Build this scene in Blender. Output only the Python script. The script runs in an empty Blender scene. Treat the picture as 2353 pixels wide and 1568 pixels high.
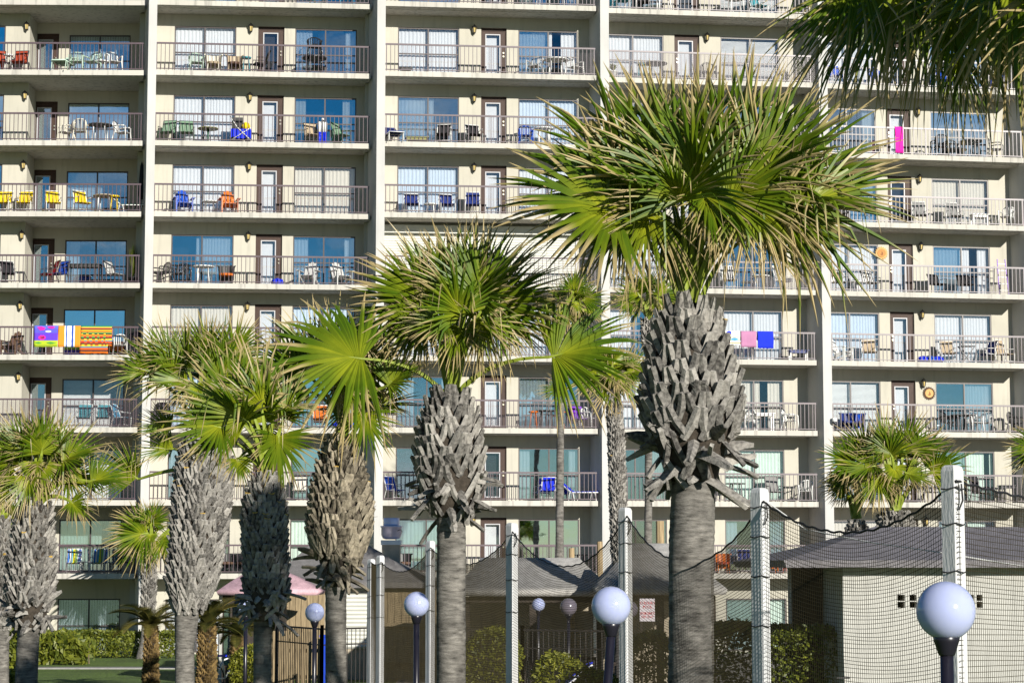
import bpy, math, random
import numpy as np
from mathutils import Vector, Matrix
C = bpy.context.scene.collection
scn = bpy.context.scene
PI = math.pi
random.seed(7)
# ------------------------------------------------------------------ camera, sky, sun, exposure
CX, CY, F = 1176.25, 784.0, 5000.0          # photo measured on a 2352 px wide copy
HOR = 1300.0
TH = math.atan((HOR - CY) / F)
EYE = 3.3
cam = bpy.data.cameras.new("camera")
cam.sensor_width = 36.0
cam.lens = 36.0 * F / 2352.5
cam.clip_start, cam.clip_end = 0.5, 3000
camo = bpy.data.objects.new("camera", cam)
camo.location = (0, 0, EYE)
camo.rotation_euler = (PI / 2 + TH, 0, 0)
C.objects.link(camo)
scn.camera = camo

AZ, EL = math.radians(29), math.radians(17.5)
w = bpy.data.worlds.new("World")
scn.world = w
w.use_nodes = True
nt = w.node_tree
nt.nodes.clear()
sky = nt.nodes.new("ShaderNodeTexSky")
sky.sky_type = 'NISHITA'
sky.sun_disc = False
sky.sun_elevation = EL
sky.sun_rotation = PI - AZ
sky.air_density, sky.dust_density, sky.ozone_density = 1.0, 0.0, 4.0
bg = nt.nodes.new("ShaderNodeBackground")
bg.inputs[1].default_value = 0.05
out = nt.nodes.new("ShaderNodeOutputWorld")
tc = nt.nodes.new("ShaderNodeTexCoord")
mp = nt.nodes.new("ShaderNodeMapping")
mp.inputs['Scale'].default_value = (1, 1, 2.6)
nz = nt.nodes.new("ShaderNodeTexNoise")
nz.inputs['Scale'].default_value = 7.0
nz.inputs['Detail'].default_value = 6
rmp = nt.nodes.new("ShaderNodeValToRGB")
rmp.color_ramp.elements[0].position = 0.49
rmp.color_ramp.elements[1].position = 0.68
mixc = nt.nodes.new("ShaderNodeMixRGB")
mixc.inputs[2].default_value = (9, 9, 9.4, 1)      # white cloud radiance before the background strength
L = nt.links.new
L(tc.outputs['Generated'], mp.inputs[0]); L(mp.outputs[0], nz.inputs['Vector'])
L(nz.outputs[0], rmp.inputs[0]); spz = nt.nodes.new("ShaderNodeSeparateXYZ"); L(tc.outputs['Generated'], spz.inputs[0])
band = nt.nodes.new("ShaderNodeMapRange"); band.inputs[1].default_value = .32; band.inputs[2].default_value = .48; band.inputs[3].default_value = 1; band.inputs[4].default_value = 0
L(spz.outputs[2], band.inputs[0])
cmul = nt.nodes.new("ShaderNodeMath"); cmul.operation = 'MULTIPLY'; L(rmp.outputs[0], cmul.inputs[0]); L(band.outputs[0], cmul.inputs[1]); L(cmul.outputs[0], mixc.inputs[0])
hsv = nt.nodes.new("ShaderNodeHueSaturation")
hsv.inputs['Saturation'].default_value = 1.4
L(sky.outputs[0], hsv.inputs['Color']); L(hsv.outputs[0], mixc.inputs[1])
L(mixc.outputs[0], bg.inputs[0]); L(bg.outputs[0], out.inputs[0])

sl = bpy.data.lights.new("sun", 'SUN')
sl.energy = 5.0
sl.angle = math.radians(0.5)
sl.color = (1.0, 0.955, 0.87)
so = bpy.data.objects.new("sun", sl)
trav = Vector((-math.sin(AZ) * math.cos(EL), math.cos(AZ) * math.cos(EL), -math.sin(EL)))
so.rotation_euler = trav.to_track_quat('-Z', 'Y').to_euler()
so.location = (20, -30, 40)
C.objects.link(so)
scn.view_settings.view_transform = 'Standard'
scn.view_settings.look = 'None'
scn.view_settings.exposure = 0.42
scn.view_settings.gamma = 1.0
scn.view_settings.use_curve_mapping = False
scn.cycles.max_bounces = 8
scn.cycles.transparent_max_bounces = 12

# ------------------------------------------------------------------ helpers
def ray(x, y):
    a, b = (x - CX) / F, -(y - CY) / F
    return Vector((a, math.cos(TH) - b * math.sin(TH), math.sin(TH) + b * math.cos(TH)))
def P(x, y, d):
    v = ray(x, y)
    return Vector((0, 0, EYE)) + v * (d / v.y)
def S(x, y, d):                              # the same from full-size photo pixels
    return P(x / 1.3605, y / 1.3605, d)
def depth_at(x, y, z):
    v = ray(x, y)
    return (z - EYE) * v.y / v.z
def M(px, d):                                # metres from pixels at a distance
    return px * d / F

class MB:
    def __init__(s, T=None):
        s.v, s.f, s.m, s.uv, s.T, s.cur = [], [], [], [], T, 0
        s.cuv = (0.5, 0.5)
    def add(s, vs, fs, uvs=None):
        b = len(s.v)
        for q in vs:
            q = Vector(q)
            s.v.append(s.T(q) if s.T else q)
        for f in fs:
            s.f.append([b + i for i in f]); s.m.append(s.cur)
            s.uv.append([uvs[i] for i in f] if uvs else [s.cuv] * len(f))
    def box(s, x0, x1, y0, y1, z0, z1):
        s.add([(x0,y0,z0),(x1,y0,z0),(x1,y1,z0),(x0,y1,z0),(x0,y0,z1),(x1,y0,z1),(x1,y1,z1),(x0,y1,z1)],
              [(0,3,2,1),(4,5,6,7),(0,1,5,4),(1,2,6,5),(2,3,7,6),(3,0,4,7)])
    def bar(s, p0, p1, wx, wy, up=(0,0,1)):      # rectangular bar between two points
        p0, p1 = Vector(p0), Vector(p1)
        d = (p1 - p0).normalized(); u = Vector(up)
        if abs(d.dot(u)) > .95: u = Vector((0,1,0))
        a = d.cross(u).normalized(); b = a.cross(d).normalized()
        vs = []
        for p in (p0, p1):
            for i, j in ((-1,-1),(1,-1),(1,1),(-1,1)):
                vs.append(p + a * (i*wx/2) + b * (j*wy/2))
        s.add(vs, [(0,1,2,3)[::-1],(4,5,6,7),(0,1,5,4),(1,2,6,5),(2,3,7,6),(3,0,4,7)])
    def tube(s, pts, r, n=6, cap=True):
        pts = [Vector(p) for p in pts]
        rs = r if isinstance(r, (list, tuple)) else [r] * len(pts)
        vs, fs = [], []
        ref = Vector((0.13, 0.31, 0.94))
        for i, p in enumerate(pts):
            d = (pts[min(i+1, len(pts)-1)] - pts[max(i-1, 0)]).normalized()
            rr = ref if abs(d.dot(ref)) < .97 else Vector((1,0,0))
            a = d.cross(rr).normalized(); b = d.cross(a).normalized()
            for k in range(n):
                t = 2*PI*k/n
                vs.append(p + (a*math.cos(t) + b*math.sin(t)) * rs[i])
        for i in range(len(pts)-1):
            for k in range(n):
                k2 = (k+1) % n
                fs.append((i*n+k, i*n+k2, (i+1)*n+k2, (i+1)*n+k))
        if cap:
            fs.append(tuple(range(n))[::-1]); fs.append(tuple((len(pts)-1)*n + k for k in range(n)))
        s.add(vs, fs)
    def lathe(s, prof, n=20, c=(0,0,0)):
        vs, fs = [], []
        for r, z in prof:
            for k in range(n):
                t = 2*PI*k/n
                vs.append((c[0]+r*math.cos(t), c[1]+r*math.sin(t), c[2]+z))
        for i in range(len(prof)-1):
            for k in range(n):
                k2 = (k+1) % n
                fs.append((i*n+k, i*n+k2, (i+1)*n+k2, (i+1)*n+k))
        fs.append(tuple(range(n))[::-1]); fs.append(tuple((len(prof)-1)*n + k for k in range(n)))
        s.add(vs, fs)
    def prism(s, poly, z0, z1):
        n = len(poly)
        vs = [(p[0], p[1], z0) for p in poly] + [(p[0], p[1], z1) for p in poly]
        fs = [tuple(range(n))[::-1], tuple(range(n, 2*n))]
        for i in range(n):
            j = (i+1) % n
            fs.append((i, j, n+j, n+i))
        s.add(vs, fs)

def mk(name, mb, mats, parent=None, smooth=False, world=False):
    off = parent.matrix_basis.translation if (parent and world) else Vector((0,0,0))
    if parent and world and parent.parent: off = off + parent.parent.matrix_basis.translation
    me = bpy.data.meshes.new(name)
    me.from_pydata([tuple(p - off) for p in mb.v], [], mb.f)
    if not isinstance(mats, (list, tuple)): mats = [mats]
    for m in mats: me.materials.append(m)
    me.polygons.foreach_set('material_index', mb.m)
    uvl = me.uv_layers.new(name='UVMap')
    flat = [c for fuv in mb.uv for p in fuv for c in p]
    uvl.data.foreach_set('uv', flat)
    if smooth: me.polygons.foreach_set('use_smooth', [True]*len(me.polygons))
    me.update()
    o = bpy.data.objects.new(name, me)
    C.objects.link(o)
    if parent: o.parent = parent
    return o
def tag(o, label=None, cat=None, group=None, kind=None):
    if label: o['label'] = label
    if cat: o['category'] = cat
    if group: o['group'] = group
    if kind: o['kind'] = kind
    return o
def empty(name, loc, rz=0, label=None, cat=None, group=None):
    o = bpy.data.objects.new(name, None)
    o.empty_display_size = 0.2
    o.location = loc; o.rotation_euler = (0, 0, rz)
    C.objects.link(o)
    return tag(o, label, cat, group)

# ------------------------------------------------------------------ materials
def newmat(name):
    m = bpy.data.materials.new(name); m.use_nodes = True
    return m, m.node_tree, m.node_tree.nodes['Principled BSDF']
def mat(name, col, rough=.7, var=.12, scale=3.0, bump=.0, bscale=40, metal=0, spec=.3, stretch=(1,1,1), trans=0):
    m, t, b = newmat(name)
    n = t.nodes
    b.inputs['Roughness'].default_value = rough
    b.inputs['Metallic'].default_value = metal
    b.inputs['Specular IOR Level'].default_value = spec
    co = n.new('ShaderNodeTexCoord'); mpp = n.new('ShaderNodeMapping')
    mpp.inputs['Scale'].default_value = stretch
    no = n.new('ShaderNodeTexNoise'); no.inputs['Scale'].default_value = scale; no.inputs['Detail'].default_value = 5
    mr = n.new('ShaderNodeMapRange')
    mr.inputs[1].default_value = .3; mr.inputs[2].default_value = .7
    mr.inputs[3].default_value = 1 - var; mr.inputs[4].default_value = 1 + var
    mul = n.new('ShaderNodeMixRGB'); mul.blend_type = 'MULTIPLY'; mul.inputs[0].default_value = 1
    mul.inputs[1].default_value = (*col, 1)
    t.links.new(co.outputs['Object'], mpp.inputs[0]); t.links.new(mpp.outputs[0], no.inputs['Vector'])
    t.links.new(no.outputs[0], mr.inputs[0]); t.links.new(mr.outputs[0], mul.inputs[2])
    t.links.new(mul.outputs[0], b.inputs['Base Color'])
    if bump:
        n2 = n.new('ShaderNodeTexNoise'); n2.inputs['Scale'].default_value = bscale; n2.inputs['Detail'].default_value = 4
        bp = n.new('ShaderNodeBump'); bp.inputs['Strength'].default_value = bump; bp.inputs['Distance'].default_value = .02
        t.links.new(mpp.outputs[0], n2.inputs['Vector']); t.links.new(n2.outputs[0], bp.inputs['Height'])
        t.links.new(bp.outputs[0], b.inputs['Normal'])
    if trans:
        tr = n.new('ShaderNodeBsdfTranslucent'); mx = n.new('ShaderNodeMixShader'); mx.inputs[0].default_value = trans
        t.links.new(mul.outputs[0], tr.inputs[0])
        o = n['Material Output']
        t.links.new(b.outputs[0], mx.inputs[1]); t.links.new(tr.outputs[0], mx.inputs[2]); t.links.new(mx.outputs[0], o.inputs[0])
    return m

def stucco_mat(name, col, streak=.0):
    m, t, b = newmat(name)
    n = t.nodes; lk = t.links.new
    b.inputs['Roughness'].default_value = .9; b.inputs['Specular IOR Level'].default_value = .15
    co = n.new('ShaderNodeTexCoord')
    no = n.new('ShaderNodeTexNoise'); no.inputs['Scale'].default_value = .6; no.inputs['Detail'].default_value = 7
    mps = n.new('ShaderNodeMapping'); mps.inputs['Scale'].default_value = (5.0, 5.0, .5)
    ns = n.new('ShaderNodeTexNoise'); ns.inputs['Scale'].default_value = 1.2; ns.inputs['Detail'].default_value = 8
    lk(co.outputs['Object'], no.inputs['Vector']); lk(co.outputs['Object'], mps.inputs[0]); lk(mps.outputs[0], ns.inputs['Vector'])
    r1 = n.new('ShaderNodeMapRange'); r1.inputs[1].default_value = .3; r1.inputs[2].default_value = .7; r1.inputs[3].default_value = .9; r1.inputs[4].default_value = 1.06
    r2 = n.new('ShaderNodeMapRange'); r2.inputs[1].default_value = .52; r2.inputs[2].default_value = .75; r2.inputs[3].default_value = 1.0; r2.inputs[4].default_value = 1 - streak
    lk(no.outputs[0], r1.inputs[0]); lk(ns.outputs[0], r2.inputs[0])
    mm = n.new('ShaderNodeMath'); mm.operation = 'MULTIPLY'; lk(r1.outputs[0], mm.inputs[0]); lk(r2.outputs[0], mm.inputs[1])
    mul = n.new('ShaderNodeMixRGB'); mul.blend_type = 'MULTIPLY'; mul.inputs[0].default_value = 1; mul.inputs[1].default_value = (*col, 1)
    lk(mm.outputs[0], mul.inputs[2]); lk(mul.outputs[0], b.inputs['Base Color'])
    n2 = n.new('ShaderNodeTexNoise'); n2.inputs['Scale'].default_value = 45; n2.inputs['Detail'].default_value = 3
    bp = n.new('ShaderNodeBump'); bp.inputs['Strength'].default_value = .35; bp.inputs['Distance'].default_value = .02
    lk(co.outputs['Object'], n2.inputs['Vector']); lk(n2.outputs[0], bp.inputs['Height']); lk(bp.outputs[0], b.inputs['Normal'])
    return m

def leaf_mat(name, green, yellow, tan, trans=.28):
    m, t, b = newmat(name)
    n = t.nodes; lk = t.links.new
    uv = n.new('ShaderNodeUVMap'); sp = n.new('ShaderNodeSeparateXYZ'); lk(uv.outputs[0], sp.inputs[0])
    # u = along the segment, v = per segment random (above 1 = dry)
    base = n.new('ShaderNodeMapRange'); base.inputs[1].default_value = .05; base.inputs[2].default_value = .4; base.inputs[3].default_value = 1; base.inputs[4].default_value = 0
    lk(sp.outputs[0], base.inputs[0])
    g = n.new('ShaderNodeMixRGB'); g.inputs[1].default_value = (*green, 1); g.inputs[2].default_value = (*yellow, 1)
    vv = n.new('ShaderNodeMath'); vv.operation = 'MULTIPLY'; vv.inputs[1].default_value = 1.0
    ad = n.new('ShaderNodeMath'); ad.operation = 'MULTIPLY_ADD'; ad.inputs[1].default_value = .42; lk(sp.outputs[1], ad.inputs[0])
    wv = n.new('ShaderNodeTexNoise'); wv.inputs['Scale'].default_value = 3.5; wv.inputs['Detail'].default_value = 3
    co = n.new('ShaderNodeTexCoord'); lk(co.outputs['Object'], wv.inputs['Vector'])
    yf = n.new('ShaderNodeMath'); yf.operation = 'MULTIPLY_ADD'; yf.inputs[1].default_value = .55; lk(sp.outputs[1], yf.inputs[0]); 
    bs = n.new('ShaderNodeMath'); bs.operation = 'MULTIPLY'; bs.inputs[1].default_value = .55; lk(base.outputs[0], bs.inputs[0]); lk(bs.outputs[0], yf.inputs[2])
    ys = n.new('ShaderNodeMath'); ys.operation = 'MULTIPLY'; ys.use_clamp = True; lk(yf.outputs[0], ys.inputs[0])
    sc2 = n.new('ShaderNodeMath'); sc2.operation = 'MULTIPLY'; sc2.inputs[1].default_value = 1.6; lk(wv.outputs[0], sc2.inputs[0]); lk(sc2.outputs[0], ys.inputs[1])
    lk(ys.outputs[0], g.inputs[0])
    lk(sp.outputs[0], ad.inputs[2])
    dr = n.new('ShaderNodeMapRange'); dr.interpolation_type = 'SMOOTHSTEP'; dr.inputs[1].default_value = .80; dr.inputs[2].default_value = 1.02
    lk(ad.outputs[0], dr.inputs[0])
    g2 = n.new('ShaderNodeMixRGB'); lk(dr.outputs[0], g2.inputs[0]); lk(g.outputs[0], g2.inputs[1]); g2.inputs[2].default_value = (*tan, 1)
    lk(g2.outputs[0], b.inputs['Base Color'])
    b.inputs['Roughness'].default_value = .42; b.inputs['Specular IOR Level'].default_value = .35
    tr = n.new('ShaderNodeBsdfTranslucent'); lk(g2.outputs[0], tr.inputs[0])
    mx = n.new('ShaderNodeMixShader'); mx.inputs[0].default_value = trans
    o = n['Material Output']; lk(b.outputs[0], mx.inputs[1]); lk(tr.outputs[0], mx.inputs[2]); lk(mx.outputs[0], o.inputs[0])
    return m

def boot_mat(name, lo, hi, gold):
    m, t, b = newmat(name)
    n = t.nodes; lk = t.links.new
    uv = n.new('ShaderNodeUVMap'); sp = n.new('ShaderNodeSeparateXYZ'); lk(uv.outputs[0], sp.inputs[0])
    co = n.new('ShaderNodeTexCoord')
    no = n.new('ShaderNodeTexNoise'); no.inputs['Scale'].default_value = 22; no.inputs['Detail'].default_value = 6; lk(co.outputs['Object'], no.inputs['Vector'])
    c = n.new('ShaderNodeMixRGB'); c.inputs[1].default_value = (*lo, 1); c.inputs[2].default_value = (*hi, 1)
    ma = n.new('ShaderNodeMath'); ma.operation = 'MULTIPLY_ADD'; ma.inputs[1].default_value = 1.5; lk(no.outputs[0], ma.inputs[0])
    mo = n.new('ShaderNodeMath'); mo.operation = 'MULTIPLY_ADD'; mo.inputs[1].default_value = .7; mo.inputs[2].default_value = -.6; lk(sp.outputs[1], mo.inputs[0]); lk(mo.outputs[0], ma.inputs[2]); ma.use_clamp = True
    lk(ma.outputs[0], c.inputs[0])
    gr = n.new('ShaderNodeMapRange'); gr.inputs[1].default_value = .9; gr.inputs[2].default_value = .93; lk(sp.outputs[0], gr.inputs[0])
    c2 = n.new('ShaderNodeMixRGB'); c2.inputs[2].default_value = (*gold, 1); lk(c.outputs[0], c2.inputs[1]); lk(gr.outputs[0], c2.inputs[0])
    lk(c2.outputs[0], b.inputs['Base Color']); b.inputs['Roughness'].default_value = .85; b.inputs['Specular IOR Level'].default_value = .2
    n2 = n.new('ShaderNodeTexNoise'); n2.inputs['Scale'].default_value = 60; n2.inputs['Detail'].default_value = 5; lk(co.outputs['Object'], n2.inputs['Vector'])
    bp = n.new('ShaderNodeBump'); bp.inputs['Strength'].default_value = .6; bp.inputs['Distance'].default_value = .015
    lk(n2.outputs[0], bp.inputs['Height']); lk(bp.outputs[0], b.inputs['Normal'])
    return m

def trunk_mat(name, lo, hi):
    m, t, b = newmat(name)
    n = t.nodes; lk = t.links.new
    co = n.new('ShaderNodeTexCoord'); mpp = n.new('ShaderNodeMapping'); mpp.inputs['Scale'].default_value = (2.2, 2.2, 11)
    lk(co.outputs['Object'], mpp.inputs[0])
    no = n.new('ShaderNodeTexNoise'); no.inputs['Scale'].default_value = 2.4; no.inputs['Detail'].default_value = 9; no.inputs['Roughness'].default_value = .7
    lk(mpp.outputs[0], no.inputs['Vector'])
    n3 = n.new('ShaderNodeTexNoise'); n3.inputs['Scale'].default_value = 5; n3.inputs['Detail'].default_value = 4; lk(co.outputs['Object'], n3.inputs['Vector'])
    r = n.new('ShaderNodeValToRGB'); e = r.color_ramp.elements
    e[0].position = .30; e[0].color = (*[q*.2 for q in lo], 1); e[1].position = .66; e[1].color = (*hi, 1)
    k = e.new(.42); k.color = (*lo, 1)
    lk(no.outputs[0], r.inputs[0])
    dk = n.new('ShaderNodeMapRange'); dk.inputs[1].default_value = .3; dk.inputs[2].default_value = .6; dk.inputs[3].default_value = .5; dk.inputs[4].default_value = 1.05
    lk(n3.outputs[0], dk.inputs[0])
    mul = n.new('ShaderNodeMixRGB'); mul.blend_type = 'MULTIPLY'; mul.inputs[0].default_value = 1
    lk(r.outputs[0], mul.inputs[1]); lk(dk.outputs[0], mul.inputs[2]); lk(mul.outputs[0], b.inputs['Base Color'])
    bp = n.new('ShaderNodeBump'); bp.inputs['Strength'].default_value = .9; bp.inputs['Distance'].default_value = .03
    lk(no.outputs[0], bp.inputs['Height']); lk(bp.outputs[0], b.inputs['Normal'])
    b.inputs['Roughness'].default_value = .9; b.inputs['Specular IOR Level'].default_value = .15
    return m

def glass_mat(name, refl, tint, gl=(.70, .86, 1.0), wob=.0006):
    m = bpy.data.materials.new(name); m.use_nodes = True
    t = m.node_tree; n = t.nodes; n.clear(); lk = t.links.new
    o = n.new('ShaderNodeOutputMaterial'); mx = n.new('ShaderNodeMixShader'); mx.inputs[0].default_value = refl
    tr = n.new('ShaderNodeBsdfTransparent'); tr.inputs[0].default_value = (*tint, 1)
    g = n.new('ShaderNodeBsdfGlossy'); g.inputs['Color'].default_value = (*gl, 1); g.inputs['Roughness'].default_value = .015
    co = n.new('ShaderNodeTexCoord'); no = n.new('ShaderNodeTexNoise'); no.inputs['Scale'].default_value = 1.3
    bp = n.new('ShaderNodeBump'); bp.inputs['Strength'].default_value = .25; bp.inputs['Distance'].default_value = wob * 10
    lk(co.outputs['Object'], no.inputs['Vector']); lk(no.outputs[0], bp.inputs['Height']); lk(bp.outputs[0], g.inputs['Normal'])
    lk(tr.outputs[0], mx.inputs[1]); lk(g.outputs[0], mx.inputs[2]); lk(mx.outputs[0], o.inputs[0])
    return m

MT = {}
MT['stucco'] = stucco_mat('cream_stucco', (.50, .475, .40), .14)
MT['pillar'] = stucco_mat('white_stucco', (.56, .55, .525), .08)
MT['slab'] = stucco_mat('slab_concrete', (.53, .505, .45), .45)
MT['tile'] = mat('balcony_tile', (.24, .21, .18), .8, .15, 8)
MT['rail'] = mat('bronze_rail', (.095, .065, .075), .38, .1, spec=.6)
MT['bronze'] = mat('window_bronze', (.055, .042, .04), .4, .1, spec=.5)
MT['wood_door'] = mat('brown_door', (.05, .026, .018), .55, .25, 6, .2, 30, stretch=(6, 6, 1))
MT['alu'] = mat('white_aluminium', (.45, .45, .47), .4, .05)
MT['glass'] = glass_mat('window_glass', .10, (.98, .985, .99))
MT['glass_half'] = glass_mat('reflective_glass', .36, (.92, .96, .98), (.78, .92, 1.0))
MT['glass_blue'] = glass_mat('blue_reflective_glass', .8, (.7, .8, .85), (.75, .92, 1.0))
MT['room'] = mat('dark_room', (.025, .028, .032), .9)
MT['curtain'] = mat('white_curtain', (.66, .67, .68), .9, .03, 5)
MT['curtain_warm'] = mat('ivory_curtain', (.62, .58, .50), .9, .03, 5)
MT['curtain_blue'] = mat('pale_blue_curtain', (.55, .63, .72), .9, .03, 5)
MT['curtain_green'] = mat('pale_green_curtain', (.62, .74, .64), .9, .05, 5)
MT['blind'] = mat('white_blind', (.84, .85, .84), .6, .03)
MT['black'] = mat('black_iron', (.018, .017, .017), .45, .2, spec=.5)
MT['lampglass'] = mat('lantern_glass', (.55, .42, .16), .2, .1)
MT['white'] = mat('white_plastic', (.78, .79, .77), .45, .06, spec=.4)
MT['brass'] = mat('door_knob', (.6, .55, .42), .3, .1, metal=.8)
MT['shutter'] = mat('white_shutter', (.6, .6, .55), .6, .05)
def M2(n, c, **k):
    if n not in MT: MT[n] = mat(n, c, **k)
    return MT[n]
# ------------------------------------------------------------------ ground
def grass_ground():
    m, t, b = newmat('lawn_grass')
    n = t.nodes; lk = t.links.new
    co = n.new('ShaderNodeTexCoord')
    n1 = n.new('ShaderNodeTexNoise'); n1.inputs['Scale'].default_value = 9; n1.inputs['Detail'].default_value = 8
    n2 = n.new('ShaderNodeTexNoise'); n2.inputs['Scale'].default_value = .5; n2.inputs['Detail'].default_value = 4
    lk(co.outputs['Object'], n1.inputs['Vector']); lk(co.outputs['Object'], n2.inputs['Vector'])
    r = n.new('ShaderNodeValToRGB'); e = r.color_ramp.elements
    e[0].position = .3; e[0].color = (.04, .085, .008, 1); e[1].position = .7; e[1].color = (.15, .23, .03, 1)
    lk(n1.outputs[0], r.inputs[0])
    mr = n.new('ShaderNodeMapRange'); mr.inputs[1].default_value = .35; mr.inputs[2].default_value = .65; mr.inputs[3].default_value = .7; mr.inputs[4].default_value = 1.15
    lk(n2.outputs[0], mr.inputs[0])
    mu = n.new('ShaderNodeMixRGB'); mu.blend_type = 'MULTIPLY'; mu.inputs[0].default_value = 1
    lk(r.outputs[0], mu.inputs[1]); lk(mr.outputs[0], mu.inputs[2]); lk(mu.outputs[0], b.inputs['Base Color'])
    b.inputs['Roughness'].default_value = .9
    bp = n.new('ShaderNodeBump'); bp.inputs['Strength'].default_value = 1; bp.inputs['Distance'].default_value = .08
    lk(n1.outputs[0], bp.inputs['Height']); lk(bp.outputs[0], b.inputs['Normal'])
    return m
mb = MB(); mb.add([(-1500,-200,0),(1500,-200,0),(1500,2500,0),(-1500,2500,0)], [(0,1,2,3)])
tag(mk('ground', mb, grass_ground()), kind='structure')
mb = MB(); mb.prism([(-40, 72.2), (-9, 72.0), (-3.5, 70.6), (-3.5, 69.5), (-9, 71.0), (-40, 71.2)], .0, .03)
tag(mk('path', mb, mat('path_concrete', (.34, .33, .31), .9, .15, 6)), kind='structure')
mb = MB(); mb.prism([(-3.3, 40), (40, 40), (40, 83.4), (-3.3, 83.4)], .0, .02)
tag(mk('pool_deck', mb, mat('deck_concrete', (.24, .22, .19), .9, .15, 3)), kind='structure')

# ------------------------------------------------------------------ the apartment building
H = 2.731
ZL = [2.835 + H * (8 - k) for k in range(9)]            # slab undersides, level 0 (top) .. 8
LEV = [ZL[0] + H] + ZL                                   # index 0 = one level above the frame; LEV[k+1] = ZL[k]
D = 1.4
zr = ZL[1]
def dfy(x, y): return depth_at(x, y, zr)
#          left px, right px, y at left, y at right   (2352 px copy) of the level 1 slab underside
BAY = [(-60, 330.5, 171.5, 173.2), (357.5, 852.5, 171.7, 181.2), (886, 1370.5, 174.3, 184.9), (1398.5, 1867.5, 188.6, 201.3), (1902, 2349, 203.0, 219.0)]
bays = []
for k, (xl, xr, yl, yr) in enumerate(BAY):
    a, b = P(xl, yl, dfy(xl, yl)), P(xr, yr, dfy(xr, yr))
    a.z = b.z = 0
    u = (b - a).normalized(); n = Vector((u.y, -u.x, 0))   # n points out to the camera
    bays.append(dict(a=a, b=b, u=u, n=n, L=(b - a).length))
def s_at(k, x, y, off):                                    # distance along a bay's front line of a photo pixel on the plane `off` behind it
    B = bays[k]; v = ray(x, y); o = Vector((0, 0, EYE)); p0 = B['a'] - B['n'] * off
    t = (p0 - o).dot(B['n']) / v.dot(B['n'])
    q = o + v * t
    return (q - B['a']).dot(B['u'])
def bayT(k):
    B = bays[k]
    return lambda q: B['a'] + B['u'] * q[0] - B['n'] * q[1] + Vector((0, 0, q[2]))   # local: along, depth into the building, height
YR = [220, 220, 220, 220, 560]
def sx(k, xsrc, off=D): return s_at(k, xsrc / 1.3605, YR[k], off)
LAY = [
 dict(wins=[(-60, 13, -25, D), (213.6, 405, 309, 2.85)], door=(98, 181, 117, 160, 2.85), lamp=(78, D)),
 dict(wins=[(542.7, 736, 638, D), (921, 1114, 1016, D)], door=(804.7, 887, 822, 866, D), lamp=(781.5, D)),
 dict(wins=[(1243, 1435, 1338, D), (1620, 1806, 1714, D)], door=(1503.7, 1583.5, 1519, 1563, D), lamp=(1482, D)),
 dict(wins=[(1885, 2075, 1979, D), (2253, 2437, 2346, D)], door=(2109, 2187.5, 2123, 2167, D), lamp=(2211.5, D)),
 dict(wins=[(2560, 2744, 2652, D), (2915, 3093, 3004.5, D)], door=(2777.6, 2853, 2791, 2832, D), lamp=(2878, D)),
]
CORNER = [437, 1141, 1841, 2510, 3157]                   # where back wall meets the right hand partition (photo px)
PW = [(461, 487), (1178, 1204), (1877, 1904), (2560, 2587), (3236, 3263)]   # white partition edges
bld = empty('apartment_building', (0, 84, 0))
tag(bld, 'tall cream stucco apartment block with rows of balconies and white fin walls', 'apartment building')
def part(name, mb, mats, parent=None, smooth=False):
    return mk(name, mb, mats, parent or bld, smooth, world=True)
TOP = LEV[0] + .2
# partitions
corner_s = []
for k in range(5):
    B = bays[k]
    off = 2.85 if k == 0 else D
    corner_s.append(s_at(k, CORNER[k] / 1.3605, YR[k], off))
for k in range(5):
    B = bays[k]; off = 2.85 if k == 0 else D
    c = B['a'] + B['u'] * corner_s[k] - B['n'] * off
    yy = YR[k]
    df = (B['b'].y if k == 4 else min(B['b'].y, bays[k+1]['a'].y)) - .12
    fl, fr = P(PW[k][0] / 1.3605, yy, df), P(PW[k][1] / 1.3605, yy, df)
    dv = (c - fl); dv.z = 0
    c2 = c + dv.normalized() * .6
    g = c2 + (fr - fl) + Vector((.05, 0, 0))
    poly = [(fl.x, fl.y), (fr.x, fr.y), (g.x, g.y), (c2.x, c2.y)]
    mb = MB(); mb.prism(poly, 0, TOP)
    part('fin_wall', mb, MT['pillar'])
    B['cs'] = corner_s[k]
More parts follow.
